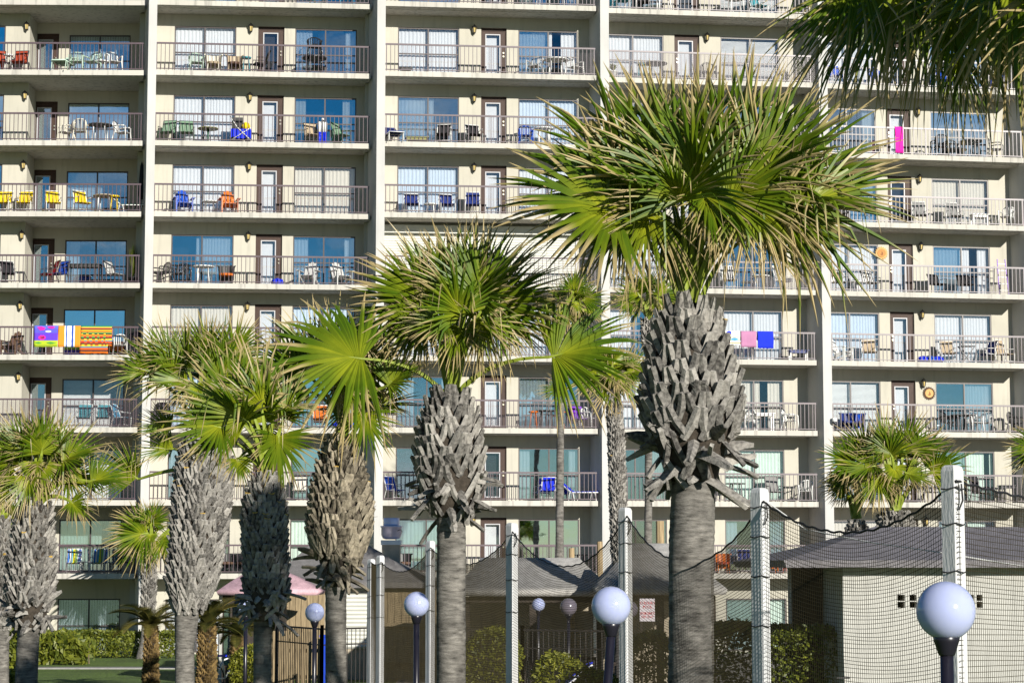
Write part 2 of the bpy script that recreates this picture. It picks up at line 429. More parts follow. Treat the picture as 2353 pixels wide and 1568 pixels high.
# back walls, windows, doors, slabs, rails
WH0, WH1, DH = .06, 2.06, 2.12
rng = random.Random(3)
def curtain(mb, x0, x1, y, z0, z1, amp=.014, per=.13):
    n = max(4, int((x1 - x0) / (per / 4)))
    vs, fs = [], []
    for i in range(n + 1):
        t = x0 + (x1 - x0) * i / n
        dy = y + amp * math.sin(2 * PI * (t / per + .4 * math.sin(t * 3.1)))
        vs += [(t, dy, z0), (t, dy, z1)]
    for i in range(n): fs.append((2*i, 2*i+2, 2*i+3, 2*i+1))
    mb.add(vs, fs)
def make_window(k, s0, s1, sm, off, zf, style):
    gap = rng.uniform(.1, .85) if rng.random() < .55 else 0
    T = bayT(k); y = off + .05
    mb = MB(T); fw = .045; z0, z1 = zf + WH0, zf + WH1
    for a, b in ((s0, s0 + fw), (s1 - fw, s1), (sm - fw*.6, sm + fw*.6)): mb.box(a, b, y - .03, y + .05, z0, z1)
    for a, b in ((s0 + fw, sm - fw*.6), (sm + fw*.6, s1 - fw)):
        mb.box(a, b, y - .03, y + .05, z1 - .05, z1); mb.box(a, b, y - .03, y + .05, z0, z0 + .06)
        mb.box(a, b, y - .02, y + .04, zf + 1.0, zf + 1.045)
    f = part('window', mb, MT['bronze'])
    for a, b in ((s0 + fw, sm - fw*.6), (sm + fw*.6, s1 - fw)):
        mb = MB(T); mb.box(a, b, y + .005, y + .011, z0 + .06, z1 - .05)
        part('pane', mb, MT[{'f':'glass_half' if (gap and rng.random() < .5) else 'glass','b':'glass','v':'glass_half','n':'glass_blue'}.get(style[0], 'glass_half')], f)
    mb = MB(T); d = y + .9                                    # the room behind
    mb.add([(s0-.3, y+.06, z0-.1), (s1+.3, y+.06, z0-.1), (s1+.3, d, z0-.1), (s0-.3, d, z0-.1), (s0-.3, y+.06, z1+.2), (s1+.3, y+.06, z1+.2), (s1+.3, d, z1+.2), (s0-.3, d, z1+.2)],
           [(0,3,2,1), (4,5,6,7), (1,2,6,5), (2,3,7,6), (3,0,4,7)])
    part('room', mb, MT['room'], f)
    W = s1 - s0; ct = MT['curtain_green'] if style.endswith('g') else MT['curtain']
    style = style[0]
    if ct is MT['curtain']: ct = rng.choice([MT['curtain']]*4 + [MT['curtain_warm'], MT['curtain_blue']])
    mb = MB(T); cy = y + .16
    if style == 'f' and gap: g = s0 + W*gap; gw = W*rng.uniform(.04, .16); curtain(mb, s0 - .02, g, cy, z0 + .02, z1 + .1); curtain(mb, g + gw, s1 + .02, cy, z0 + .02, z1 + .1)
    elif style == 'f': curtain(mb, s0 - .02, s1 + .02, cy, z0 + .02, z1 + .1)                 # closed
    elif style == 's':                                                                   # drawn to the sides
        q = W * rng.uniform(.14, .3); curtain(mb, s0, s0 + q, cy, z0 + .02, z1 + .1); q = W * rng.uniform(.12, .28); curtain(mb, s1 - q, s1, cy, z0 + .02, z1 + .1)
    elif style == 'l': curtain(mb, s0, s0 + W * rng.uniform(.45, .7), cy, z0 + .02, z1 + .1)
    elif style == 'r': curtain(mb, s1 - W * rng.uniform(.45, .7), s1, cy, z0 + .02, z1 + .1)
    elif style == 'h': curtain(mb, s0, sm, cy, z0 + .02, z1 + .1); 
    elif style == 'b':                                                                   # slatted blind
        zz = z0 + .05
        while zz < z1 + .05:
            mb.add([(s0, cy - .02, zz), (s1, cy - .02, zz), (s1, cy + .012, zz + .035), (s0, cy + .012, zz + .035)], [(0,1,2,3)]); zz += .045
        part('blind', mb, MT['blind'], f); return f
    elif style == 'v':                                                                   # vertical blinds
        t = s0
        while t < s1:
            mb.add([(t, cy - .02, z0), (t + .075, cy + .03, z0), (t + .075, cy + .03, z1 + .1), (t, cy - .02, z1 + .1)], [(0,1,2,3)]); t += .1
        part('blind', mb, MT['blind'], f); return f
    if mb.v: part('curtain', mb, ct, f)
    return f
def make_door(k, s0, s1, g0, g1, off, zf, open_room=True):
    T = bayT(k); mb = MB(T); y = off + .10; z1 = zf + DH
    fw = .05
    mb.box(s0, s0 + fw, y - .02, y + .06, zf, z1); mb.box(s1 - fw, s1, y - .02, y + .06, zf, z1); mb.box(s0 + fw, s1 - fw, y - .02, y + .06, z1 - .12, z1)
    # leaf with a glazed opening
    zt = z1 - .12; zb0 = zf + .02
    mb.box(s0 + fw + .003, g0, y, y + .045, zb0, zt); mb.box(g1, s1 - fw - .003, y, y + .045, zb0, zt)
    mb.box(g0, g1, y, y + .045, zt - .13, zt); mb.box(g0, g1, y, y + .045, zb0, zb0 + .16)
    f = part('door', mb, MT['wood_door'])
    mb = MB(T)
    for a, b in ((g0 - .02, g0 + .02), (g1 - .02, g1 + .02)): mb.box(a, b, y - .012, y, zb0 + .14, zt - .11)
    mb.box(g0 + .02, g1 - .02, y - .012, y, zt - .15, zt - .11); mb.box(g0 + .02, g1 - .02, y - .012, y, zb0 + .14, zb0 + .18)
    part('door_trim', mb, MT['alu'], f)
    mb = MB(T); mb.box(g0 + .001, g1 - .001, y + .015, y + .022, zb0 + .16, zt - .13); part('pane', mb, MT['glass_half' if k == 0 else 'glass'], f)
    mb = MB(T); mb.add([(g0 - .1, y + .2, zf), (g1 + .1, y + .2, zf), (g1 + .1, y + .2, z1), (g0 - .1, y + .2, z1)], [(0,1,2,3)])
    q = (rng.random() < .85) if k else (rng.random() < .2)
    part('curtain' if q else 'room', mb, MT['curtain'] if q else MT['room'], f)
    hx = s1 - fw - .07 if k < 3 else s0 + fw + .07
    for nm, zz in (('handle', 1.0), ('lock', 1.14)):
        mb2 = MB(T)
        mb2.add([(hx - .03, y - .05, zf+zz-.03), (hx + .03, y - .05, zf+zz-.03), (hx + .03, y - .05, zf+zz+.03), (hx - .03, y - .05, zf+zz+.03), (hx - .02, y, zf+zz-.02), (hx + .02, y, zf+zz-.02), (hx + .02, y, zf+zz+.02), (hx - .02, y, zf+zz+.02)],
                [(0,1,2,3), (0,4,5,1), (1,5,6,2), (2,6,7,3), (3,7,4,0)])
        part(nm, mb2, MT['brass'], f)
def lantern(k, s, off, zc):
    T = bayT(k); mb = MB(T); y = off - .14
    mb.box(s - .05, s + .05, off - .02, off, zc - .13, zc + .02)
    mb.tube([(s, off - .02, zc - .1), (s, off - .1, zc - .2), (s, y, zc - .13)], .012, 5)
    mb.lathe([(.015, -.17), (.04, -.15), (.055, -.12)], 6, (s, y, zc)); 
    for i in range(6):
        a = 2*PI*i/6
        mb.tube([(s + .055*math.cos(a), y + .055*math.sin(a), zc - .12), (s + .085*math.cos(a), y + .085*math.sin(a), zc + .08)], .008, 4)
    mb.lathe([(.115, .075), (.12, .085), (.07, .15), (.03, .17), (.012, .21), (.0, .215)], 6, (s, y, zc))
    f = part('wall_lantern', mb, MT['black'])
    mb = MB(T); mb.lathe([(.045, -.11), (.075, .075)], 6, (s, y, zc)); part('lamp_glass', mb, MT['lampglass'], f)
# curtain styles per level (0..8) and bay: left window, right window
STY = {0:['s','n','n','l','n','s','n','b','n','n'], 1:['n','v','f','s','f','f','f','b','f','s'], 2:['n','n','f','s','l','f','f','f','s','n'],
       3:['n','l','f','f','f','f','f','f','f','f'], 4:['n','s','r','s','x','x','f','s','f','f'], 5:['n','n','f','f','f','f','f','f','f','f'],
       6:['n','b','f','n','s','l','f','f','b','r'], 7:['n','b','f','n','rg','s','s','fg','lg','fg'], 8:['n','lg','f','fg','fg','n','s','s','f','fg'], 9:['n','v','f','n','f','n','fg','fg','f','n']}
floors = []                                  # (style level, floor z, ceiling z)
for lv in range(9): floors.append((lv, ZL[lv] + .2, (ZL[lv-1] if lv else LEV[0])))
floors.append((9, .0, ZL[8]))
for k in range(5):
    T = bayT(k); B = bays[k]; lay = LAY[k]
    wall = MB(T)
    items = [(sx(k, w[0], w[3]), sx(k, w[1], w[3]), w[3], 'w', sx(k, w[2], w[3])) for w in lay['wins']]
    dd = lay['door']; items.append((sx(k, dd[0], dd[4]), sx(k, dd[1], dd[4]), dd[4], 'd', (sx(k, dd[2], dd[4]), sx(k, dd[3], dd[4]))))
    if k == 0:
        se = sx(0, 89, D)
        segs = [(-3.0, se, D), (se - .2, B['cs'] + .3, 2.85)]
    else:
        segs = [(-.75, B['cs'] + .15, D)]
    for lv, zf, zc in floors:
        for s0, s1, off in segs:
            its = sorted([i for i in items if i[2] == off])
            shut = (k == 2 and lv == 4)
            if shut: its = []
            p = s0
            for i in its:
                a, b = max(i[0], s0), i[1]
                if a > p: wall.box(p, a, off, off + .18, zf, zc)
                wall.box(a, b, off, off + .18, zf + (WH1 if i[3] == 'w' else DH), zc)
                if i[3] == 'w': wall.box(a, b, off, off + .18, zf, zf + WH0)
                p = b
            if s1 > p: wall.box(p, s1, off, off + .18, zf, zc)
        if k == 0: wall.box(se - .2, se, D + .18, 2.85, zf, zc)
        sty = STY[lv]
        if not (k == 2 and lv == 4):
            for j, i in enumerate(items):
                if i[3] == 'w': make_window(k, i[0], i[1], i[4], i[2], zf, sty[2*k + j])
                else: make_door(k, i[0], i[1], i[4][0], i[4][1], i[2], zf)
            lantern(k, sx(k, lay['lamp'][0], lay['lamp'][1] - .1), lay['lamp'][1], zf + 2.0)
        else:
            mb = MB(T); s0, s1 = -.1, sx(2, 1797, D); zz = zf
            while zz < zf + 2.1:
                mb.add([(s0, D-.02, zz), (s1, D-.02, zz), (s1, D-.06, zz+.05), (s0, D-.06, zz+.05), (s0, D-.02, zz+.1), (s1, D-.02, zz+.1)], [(0,1,2,3), (3,2,5,4)]); zz += .1
            f = part('roller_shutter', mb, MT['shutter'])
            mb = MB(T); mb.box(s0, s1 + .05, D - .3, D - .06, zf + 2.12, zf + 2.42); part('shutter_box', mb, MT['shutter'], f)
            mb = MB(T); mb.box(s1, s1 + .05, D - .09, D - .01, zf, zf + 2.12); part('guide_rail', mb, MT['alu'], f)
    part('wall', wall, MT['stucco'])
    # slabs and rails
    s1 = s_at(k, BAY[k][1], BAY[k][3], 0) - .01
    deep = 2.85 if k == 0 else D
    for lv, z in enumerate(LEV):
        mb = MB(T)
        sl0 = -1.5 if k == 0 else -.02
        mb.add([(sl0, 0, z), (s1, 0, z), (B['cs'] + .1, deep + .1, z), (sl0 - .75, deep + .1, z), (sl0, 0, z + .2), (s1, 0, z + .2), (B['cs'] + .1, deep + .1, z + .2), (sl0 - .75, deep + .1, z + .2)],
               [(0,3,2,1), (4,5,6,7), (0,1,5,4), (1,2,6,5), (2,3,7,6), (3,0,4,7)])
        mb.m[1] = 1
        o = part('balcony_slab', mb, [MT['slab'], MT['tile']])
        mb = MB(T); mb.box(sl0 + .1, s1 - .3, .42, .46, z - .012, z - .0); part('drip_groove', mb, MT['slab'], o)
        if lv == 0: continue
        zt = z + .2
        mb = MB(T)
        mb.box(sl0, s1 - .03, .04, .09, zt + 1.02, zt + 1.085)
        mb.box(sl0, s1 - .03, .05, .08, zt + .05, zt + .08)
        q = sl0 + .05
        while q < s1 - .05:
            mb.box(q - .011, q + .011, .054, .076, zt + .08, zt + 1.02); q += .158
        for q in (sl0 + .05, (sl0 + s1) / 2, s1 - .07): mb.box(q - .016, q + .016, .047, .083, zt, zt + 1.02)
        rl = part('balcony_railing', mb, MT['rail'])
        if (k, lv - 1) in ((0, 6), (3, 1), (3, 4), (2, 6)):                 # safety mesh tied behind the bars
            mb = MB(T); a, b = (sl0, s1 - .1)
            if (k, lv - 1) == (3, 4): a = s1 - 2.2
            hh = 1.0 if lv - 1 in (6, 1) and k != 2 else .5
            st = .075
            for dirn in (1, -1):
                q = a - hh
                while q < b + hh:
                    x0, x1 = q, q + dirn * hh
                    mb.bar((x0, .085, zt + .03), (x1, .085, zt + hh), .006, .006); q += st
            mb.v = [p for p in mb.v]
            part('mesh_screen', mb, MT['rail'], rl)
mb = MB(); 
# roof mass and side mass so that the block is closed beyond the frame
a, b = bays[0]['a'], bays[4]['b']
mb.prism([(a.x - 6, a.y + 4.2), (b.x + 8, b.y + 4.2), (b.x + 8, b.y + 16), (a.x - 6, a.y + 16)], 0, TOP + .6)
part('rear_block', mb, MT['stucco'])
# security camera on the fourth fin
p = P(1917, 968, bays[4]['a'].y - .35)
t = empty('security_camera', p, 0, 'white dome security camera mounted on a fin wall near the small right palms', 'camera')
mb = MB(); mb.lathe([(.02, .16), (.09, .15), (.1, .1), (.1, .0)], 12); mb.box(-.04, .04, .0, .3, .1, .16); mk('housing', mb, MT['white'], t, True)
mb = MB(); mb.lathe([(.09, 0), (.085, -.05), (.05, -.09), (.0, -.1)], 12); mk('dome', mb, M2('smoked', (.05,.05,.06), rough=.1), t, True)
# ------------------------------------------------------------------ palms
LEAF = leaf_mat('palm_leaf', (.065, .135, .005), (.38, .40, .02), (.50, .39, .19))
DRY = leaf_mat('dry_palm_leaf', (.17, .15, .05), (.34, .28, .09), (.42, .34, .20), .15)
PET = mat('palm_petiole', (.21, .26, .03), .5, .25, 8)
BOOT = boot_mat('palm_boots', (.05, .046, .042), (.40, .375, .335), (.55, .36, .08))
BOOTW = boot_mat('palm_boots_warm', (.05, .042, .03), (.40, .345, .255), (.55, .36, .08))
TRK = trunk_mat('palm_trunk', (.14, .13, .115), (.285, .265, .235))
FIB = mat('palm_fibre', (.05, .04, .03), .95, .4, 20, .5, 60)
R3 = np.random.RandomState(11)
ST = np.array([0, .14, .30, .44, .60, .76, .90, 1.0])
WP = np.array([.06, .52, 1.0, .80, .60, .42, .22, .03])
def nv(v): 
    v = np.asarray(v, float); return v / (np.linalg.norm(v) + 1e-9)
def frond(parent, base, hub, axis, normal, Lb, nseg=38, spread=None, fold=None, droop=.11, dry=0.0, fan=1.0, pr=.02, name='frond', lift=None):
    """one fan frond: petiole from base to hub, then pleated segments round the hub"""
    base, hub = np.array(base, float), np.array(hub, float)
    spread = spread or R3.uniform(150, 215); fold = R3.uniform(.15, .85) if fold is None else fold
    e1 = nv(axis); e3 = nv(np.array(normal) - e1 * np.dot(normal, e1)); e2 = np.cross(e3, e1)
    V, Fc, UV, MI = [], [], [], []
    # petiole
    d = hub - base; ln = np.linalg.norm(d)
    up = np.array((0, 0, 1.0))
    ctrl = base + up * (lift if lift is not None else ln * .42) + d * np.array((.32, .32, .2))
    tip = hub + e1 * Lb * .16
    npt = 9
    pts = [(1-t)**2*base + 2*t*(1-t)*ctrl + t*t*hub for t in np.linspace(0, 1, npt)] + [tip]
    for i, p in enumerate(pts):
        dd = nv(pts[min(i+1, npt)] - pts[max(i-1, 0)])
        a = nv(np.cross(dd, (0.21, -.9, .35))); b = np.cross(dd, a)
        r = pr * (1.7 - 1.0*i/npt) if i < npt else pr*.2
        for k in range(5):
            t = 2*PI*k/5; V.append(p + (a*math.cos(t) + b*math.sin(t)*.7)*r)
    for i in range(npt):
        for k in range(5):
            k2 = (k+1) % 5
            Fc.append((i*5+k, i*5+k2, (i+1)*5+k2, (i+1)*5+k)); UV.append([(.1,.5)]*4); MI.append(1)
    sp = math.radians(spread); dth = sp / nseg
    th = -sp/2 + dth*(np.arange(nseg) + .5)
    ln_ = Lb * (1 - .30*(np.abs(th)/PI)**1.3) * R3.uniform(.86, 1.08, nseg)
    b0 = len(V)
    nS = len(ST)
    for i in range(nseg):
        c, s_ = math.cos(th[i]), math.sin(th[i])
        dr = nv(c*e1 + s_*e2 + fold*(abs(s_)*1.0)*e3 + R3.normal(0, .035, 3))
        side = nv(np.cross(e3, dr)); nrm = np.cross(dr, side)
        l = ln_[i]
        hw = l * dth * .5 * .66
        v = min(1.6, max(0, R3.beta(1.3, 2.2) + dry))
        o = hub + e1 * Lb * .16 * (.5 + .5*c) * max(0, 1 - abs(th[i]) / (PI*.9))
        dp = droop * R3.uniform(.5, 1.6)
        kink = R3.rand() < (.10 + .35*dry); kt = R3.uniform(.42, .75); ks = R3.uniform(.6, 1.3)
        sway = R3.normal(0, .035, 3)
        for j in range(nS):
            t = ST[j]
            p = o + dr*l*t + np.array((0, 0, -1.0))*dp*l*t**2.6 + sway*l*t*t
            if kink and t > kt: p = p + (np.array((0,0,-1.0))*ks - dr*.75)*l*(t-kt)
            w = hw * WP[j]
            V += [p - side*w, p + nrm*w*.95, p + side*w]
        q = b0 + i*nS*3
        for j in range(nS-1):
            for m_ in (0, 1):
                A = q + j*3 + m_
                Fc.append((A, A+1, A+4, A+3)); UV.append([(ST[j], v), (ST[j], v), (ST[j+1], v), (ST[j+1], v)]); MI.append(0)
    off = np.array(parent.matrix_basis.translation)
    me = bpy.data.meshes.new(name)
    me.from_pydata([tuple(p - off) for p in V], [], Fc)
    me.materials.append(DRY if dry > .5 else LEAF); me.materials.append(PET)
    me.polygons.foreach_set('material_index', MI)
    ul = me.uv_layers.new(name='UVMap'); ul.data.foreach_set('uv', [c for f in UV for p in f for c in p])
    me.update()
    o = bpy.data.objects.new(name, me); C.objects.link(o); o.parent = parent
    return o

def trunk_mesh(mb, axis, rad, n=18, ring=.045, rough=.014):
    """ringed trunk along axis points [(Vector, r)...]"""
    pts = []
    for i in range(len(axis)-1):
        a, b = axis[i], axis[i+1]; k = max(2, int((b-a).length / ring))
        for j in range(k):
            t = j/k; pts.append((a.lerp(b, t), rad[i]*(1-t)+rad[i+1]*t))
    pts.append((axis[-1], rad[-1]))
    vs, fs = [], []
    for i, (p, r) in enumerate(pts):
        rr = r*(1 + (rough if i % 2 else -rough*.4) + random.uniform(-.012, .012))
        for k in range(n):
            t = 2*PI*k/n
            q = rr*(1 + .02*math.sin(3*t + i*.15) + random.uniform(-.012, .012))
            vs.append((p.x + q*math.cos(t), p.y + q*math.sin(t), p.z + random.uniform(-.006, .006)))
    for i in range(len(pts)-1):
        for k in range(n):
            k2 = (k+1) % n
            fs.append((i*n+k, i*n+k2, (i+1)*n+k2, (i+1)*n+k))
    mb.add(vs, fs)

def strap(mb, pts, ws, th, out, v, g=.3):
    """one bent strap of old leaf base through pts; out = direction its face looks"""
    vs = []
    for j, p in enumerate(pts):
        d = (pts[min(j+1, len(pts)-1)] - pts[max(j-1, 0)]).normalized()
        sd = d.cross(out).normalized(); nn = sd.cross(d).normalized()
        if nn.dot(out) < 0: nn = -nn
        w = ws[j]; jt = (d*random.uniform(-.25, .25)*w, d*random.uniform(-.25, .25)*w) if j == len(pts)-1 else (Vector(), Vector())
        vs += [p - sd*w/2 + jt[0] - nn*th*.3, p + nn*th*.55, p + sd*w/2 + jt[1] - nn*th*.3, p - nn*th]
    fs = []
    for j in range(len(pts)-1):
        b = j*4
        for q in range(4): q2 = (q+1) % 4; fs.append((b+q, b+q2, b+4+q2, b+4+q))
    e = (len(pts)-1)*4; fs += [(e, e+1, e+2, e+3), (3, 2, 1, 0)]
    mb.add(vs, fs, [(.3, v)]*e + [(g, v)]*4)
def boots_mesh(mb, axis, rad, n=0, ln=.3, wd=.15, lean=.5, flare=(.25, .6), thick=.22, z_old=0.0, gold=.03):
    """lattice of split old leaf bases (each an upside down Y) in staggered rows up a trunk; axis[0] lowest"""
    tot = [0]
    for i in range(len(axis)-1): tot.append(tot[-1] + (axis[i+1]-axis[i]).length)
    up = Vector((0,0,1)); sp0 = wd*1.15; rowh = sp0*.60
    rows = max(3, int(tot[-1]/rowh))
    for k in range(rows):
        h = (k + .5)/rows; s = h*tot[-1]; i = 0
        while i < len(axis)-2 and tot[i+1] < s: i += 1
        t = (s - tot[i])/(tot[i+1]-tot[i]); c = axis[i].lerp(axis[i+1], t); r = rad[i]*(1-t)+rad[i+1]*t
        m = max(6, int(2*PI*r/sp0)); sp = 2*PI*r/m
        for q in range(m):
            a = 2*PI*(q + .5*(k % 2) + .12*k)/m + random.uniform(-.07, .07)
            rv = Vector((math.cos(a), math.sin(a), 0)); tv = Vector((-rv.y, rv.x, 0))
            cc = c + up*random.uniform(-.12, .12)*rowh
            v = random.random(); g = .95 if (random.random() < gold and h > .5) else .3
            fl = (flare[0] + (flare[1]-flare[0])*(1-h))*random.uniform(.7, 1.4); l = sp*1.25*random.uniform(.8, 1.2); th = wd*thick
            old = h < z_old and random.random() < .8
            w = wd*random.uniform(.8, 1.1)
            if old:
                f2 = random.uniform(.9, 2.6); d = (up*math.cos(f2) + rv*math.sin(f2) + tv*random.uniform(-.8, .8)).normalized(); l2 = l*random.uniform(1.0, 2.0)
                p0 = cc + rv*r*.7; bend = tv*random.uniform(-.2, .2) - up*random.uniform(0, .3)
                strap(mb, [p0, p0 + d*l2*.4, p0 + d*l2*.75 + bend*l2*.2, p0 + d*l2 + bend*l2*.5], [w*.8, w*.75, w*.6, w*.35], th, (rv + up*.5).normalized(), v)
                continue
            skew = random.uniform(-.25, .25)*sp
            top = cc + up*l*.55 + rv*(r + math.sin(fl)*l*.55) - Vector((0,0,0)) + tv*skew
            for sg in (-1, 1):
                b0 = cc - up*l*.55 + rv*r*.86 + tv*sg*sp*.58
                md = cc + up*l*.02 + rv*(r*.97 + math.sin(fl)*l*.2) + tv*(sg*sp*.25 + skew*.5)
                strap(mb, [b0, md, top + tv*sg*w*.16], [w*.50, w*.58, w*.46], th, rv, min(1, max(0, v + random.uniform(-.15, .15))), g)
            if random.random() < .3:
                mb.cuv = (.3, .25)
                p0 = cc + rv*r; mb.tube([p0, p0 + rv*sp*.3 + up*sp*random.uniform(-.2, .5) + tv*random.uniform(-.3, .3)*sp, p0 + rv*sp*random.uniform(.3, .6) + up*sp*random.uniform(-.6, .6) + tv*random.uniform(-.7, .7)*sp], [wd*.03, wd*.025, .002], 3, False)

def px_axis(pts, d):
    return [P(x, y, d) for x, y in pts]
def imgvec(ang, toward=0.0):
    """unit vector for a direction seen in the picture (degrees from right, counter-clockwise), leaning `toward` the viewer"""
    a = math.radians(ang); t = toward
    return np.array((math.cos(a)*math.cos(t), -math.sin(t), math.sin(a)*math.cos(t)))
def palm(label, d, trunk, boots, crown, hubs, nfill=8, Lfill=150, boot_kw={}, warm=False, trunk_r=None, group='fan palms in front of the building', fibre=True, fillspread=1.0, frond_kw={}, ground=True, dryfill=.3, cat='palm tree', name='palm_tree', hang=6):
    """trunk / boots: [(x, y, half width px)...] bottom to top on the photo copy; crown: heart px; hubs: (hx, hy, angle, length px, toward, depth offset, opts)"""
    x0, y0, w0 = trunk[0]
    b0 = P(x0, y0, d); 
    root = empty(name, (b0.x, d, 0), 0, label, cat, group)
    ax = px_axis([(t[0], t[1]) for t in trunk], d); rr = [M(t[2], d) for t in trunk]
    if ground and ax[0].z > .05:
        ax = [Vector((ax[0].x, d, -.05))] + ax; rr = [rr[0]*1.12] + rr
    mb = MB(); trunk_mesh(mb, ax, rr); mk('trunk', mb, TRK, root, True, True)
    if boots:
        ba = px_axis([(t[0], t[1]) for t in boots], d); br = [M(t[2], d)*.90 for t in boots]
        mb = MB(); trunk_mesh(mb, ba, [r*.9 for r in br], 14, .08, .05); mk('fibre_core', mb, FIB, root, True, True)
        mb = MB(); boots_mesh(mb, ba, br, **boot_kw); mk('leaf_bases', mb, BOOTW if warm else BOOT, root, False, True)
    heart = P(crown[0], crown[1], d)
    for h in hubs:
        hx, hy, ang, lp, tw, dd = h[:6]; o = dict(frond_kw); o.update(h[6] if len(h) > 6 else {})
        hub = P(hx, hy, d + dd)
        face = o.pop('face', None)
        axis = imgvec(ang, tw)
        nrm = np.array(face) if face else np.array((.55*R3.randn(), -1.0, .5 + .5*R3.randn()))
        base = o.pop('base', None)
        bb = P(base[0], base[1], d) if base else heart + Vector((R3.uniform(-.06,.06), R3.uniform(-.06,.06), 0))
        frond(root, bb, hub, axis, nrm, M(lp, d), pr=M(4.2, d), **o)
    cc = crown[2] if len(crown) > 2 else (crown[0], crown[1] - Lfill)
    Lm = M(Lfill, d)
    for i in range(nfill):
        az = i*2.39996 + .5; el = math.radians(R3.uniform(35, 88) if i % 3 else R3.uniform(5, 35))
        dirv = np.array((math.cos(az)*math.cos(el), math.sin(az)*math.cos(el), math.sin(el)))
        hv = np.array(P(cc[0], cc[1], d))
        hub = hv + dirv*Lm*.25*fillspread + np.array((0, 0, -.1*Lm))
        nr = np.cross(dirv, (-math.sin(az), math.cos(az), 0)); nr = -nr if nr[2] < 0 else nr
        frond(root, heart, hub, dirv, nr, Lm*R3.uniform(.75, 1.0), droop=.3, pr=M(4.2, d), dry=(dryfill if R3.rand() < .4 else 0), **frond_kw)
    for i in range(hang):                                       # older fronds folding down round the heart
        az = R3.uniform(0, 2*PI); el = math.radians(R3.uniform(-80, -40))
        dirv = np.array((math.cos(az)*math.cos(el), math.sin(az)*math.cos(el), math.sin(el)))
        hv = np.array(P(cc[0], cc[1], d))
        hub = hv + np.array((math.cos(az), math.sin(az), 0))*Lm*.35 + np.array((0, 0, -.12*Lm))
        nr = np.array((math.cos(az), math.sin(az), .4))
        frond(root, heart, hub, dirv, nr, Lm*R3.uniform(.5, .75), **{**dict(nseg=30, droop=.25, pr=M(4, d), dry=.45), **frond_kw})
    return root

# the big palm right of centre
palm('largest palm, shaggy grey boots and broad green crown right of centre', 25,
     [(1586, 1600, 52), (1588, 1400, 51), (1590, 1240, 52), (1592, 1100, 50), (1588, 1000, 50)],
     [(1592, 1110, 60), (1590, 1030, 100), (1590, 960, 122), (1588, 900, 120), (1585, 840, 105), (1582, 780, 88), (1580, 735, 72), (1580, 700, 48)], (1580, 700, (1600, 440)),
     [(1414, 491, 158, 265, .2, -.5, dict(spread=250, fold=.25, base=(1560, 690))), (1470, 430, 132, 300, .15, .3), (1440, 460, 172, 290, .1, .5),
      (1545, 455, 112, 300, .1, .4), (1565, 440, 96, 300, .15, -.1), (1590, 430, 84, 290, .1, .5), (1600, 450, 102, 255, .35, -.5, dict(spread=200)), (1640, 430, 74, 310, .1, .2), (1680, 430, 58, 315, .15, .2),
      (1715, 440, 42, 320, .2, -.1), (1740, 450, 26, 320, .15, .1), (1790, 470, 12, 280, .1, .2), (1850, 455, -6, 215, .25, -.5, dict(spread=200, dry=.12)),
      (1530, 400, 122, 275, .1, .8), (1500, 470, 150, 260, .3, -.2), (1660, 470, 35, 230, .5, -.7, dict(dry=.1)), (1570, 470, 125, 180, .6, -.8), (1620, 440, -80, 150, .5, -.6, dict(spread=160)), (1715, 455, -55, 190, .4, -.6, dict(dry=.42, droop=.3)), (1500, 480, -118, 180, .4, -.3, dict(dry=.4, droop=.3)),
      (1655, 460, -95, 150, .3, -.4, dict(dry=.45)), (1550, 500, -100, 150, .3, .3, dict(dry=.45)), (1760, 480, -28, 220, .3, -.2, dict(dry=.35)), (1450, 500, -150, 170, .2, .5, dict(dry=.4)), (1730, 540, -40, 150, .2, .3, dict(base=(1610, 690), dry=.3))],
     nfill=7, Lfill=230, boot_kw=dict(n=250, ln=.30, wd=.20, lean=.5, flare=(.25, .6), z_old=.27, thick=.2), hang=0)
# the palm left of it
palm('middle palm with two long fronds arching out left and right of its trunk', 25.5,
     [(1036, 1600, 33), (1036, 1400, 33), (1038, 1280, 33), (1036, 1180, 33)],
     [(1038, 1195, 38), (1036, 1130, 76), (1032, 1070, 84), (1032, 1010, 78), (1032, 960, 66), (1034, 925, 52), (1036, 905, 36)], (1036, 905, (1060, 720)),
     [(1072, 711, 95, 195, .15, -.2), (1095, 700, 62, 205, .25, -.4), (1110, 706, 22, 195, .2, -.1), (1120, 715, 2, 170, .2, .3), (997, 703, 152, 190, .15, -.1), (985, 715, 172, 180, .15, .2), (1020, 690, 122, 200, .1, .3),
      (1045, 690, 106, 190, .1, .5), (1080, 690, 80, 190, .1, .6), (1105, 690, 45, 195, .1, .7), (1010, 700, 137, 195, .2, .5), (1060, 730, 112, 150, .5, -.7), (1110, 728, -82, 112, .4, -.5, dict(dry=.35, droop=.3)), (1055, 750, -112, 105, .4, -.4, dict(dry=.2)),
      (975, 741, 212, 130, .2, .1, dict(dry=.3)), (1140, 725, -22, 155, .2, .3, dict(dry=.25)), (1030, 740, 190, 120, .5, -.5, dict(dry=.3)), (1085, 735, -35, 140, .5, -.6, dict(dry=.2)),
      (1262, 820, 14, 215, .12, -.4, dict(spread=200, fold=.2, droop=.2, lift=.35, base=(1050, 905), face=(.1, -1, .5))),
      (836, 824, 172, 232, .1, -.5, dict(spread=235, fold=.2, droop=.25, lift=.3, base=(1020, 905), face=(-.1, -1, .5), dry=.08))],
     nfill=5, Lfill=165, boot_kw=dict(n=240, ln=.25, wd=.155, lean=.5, flare=(.25, .65), z_old=.38, thick=.2), hang=1)
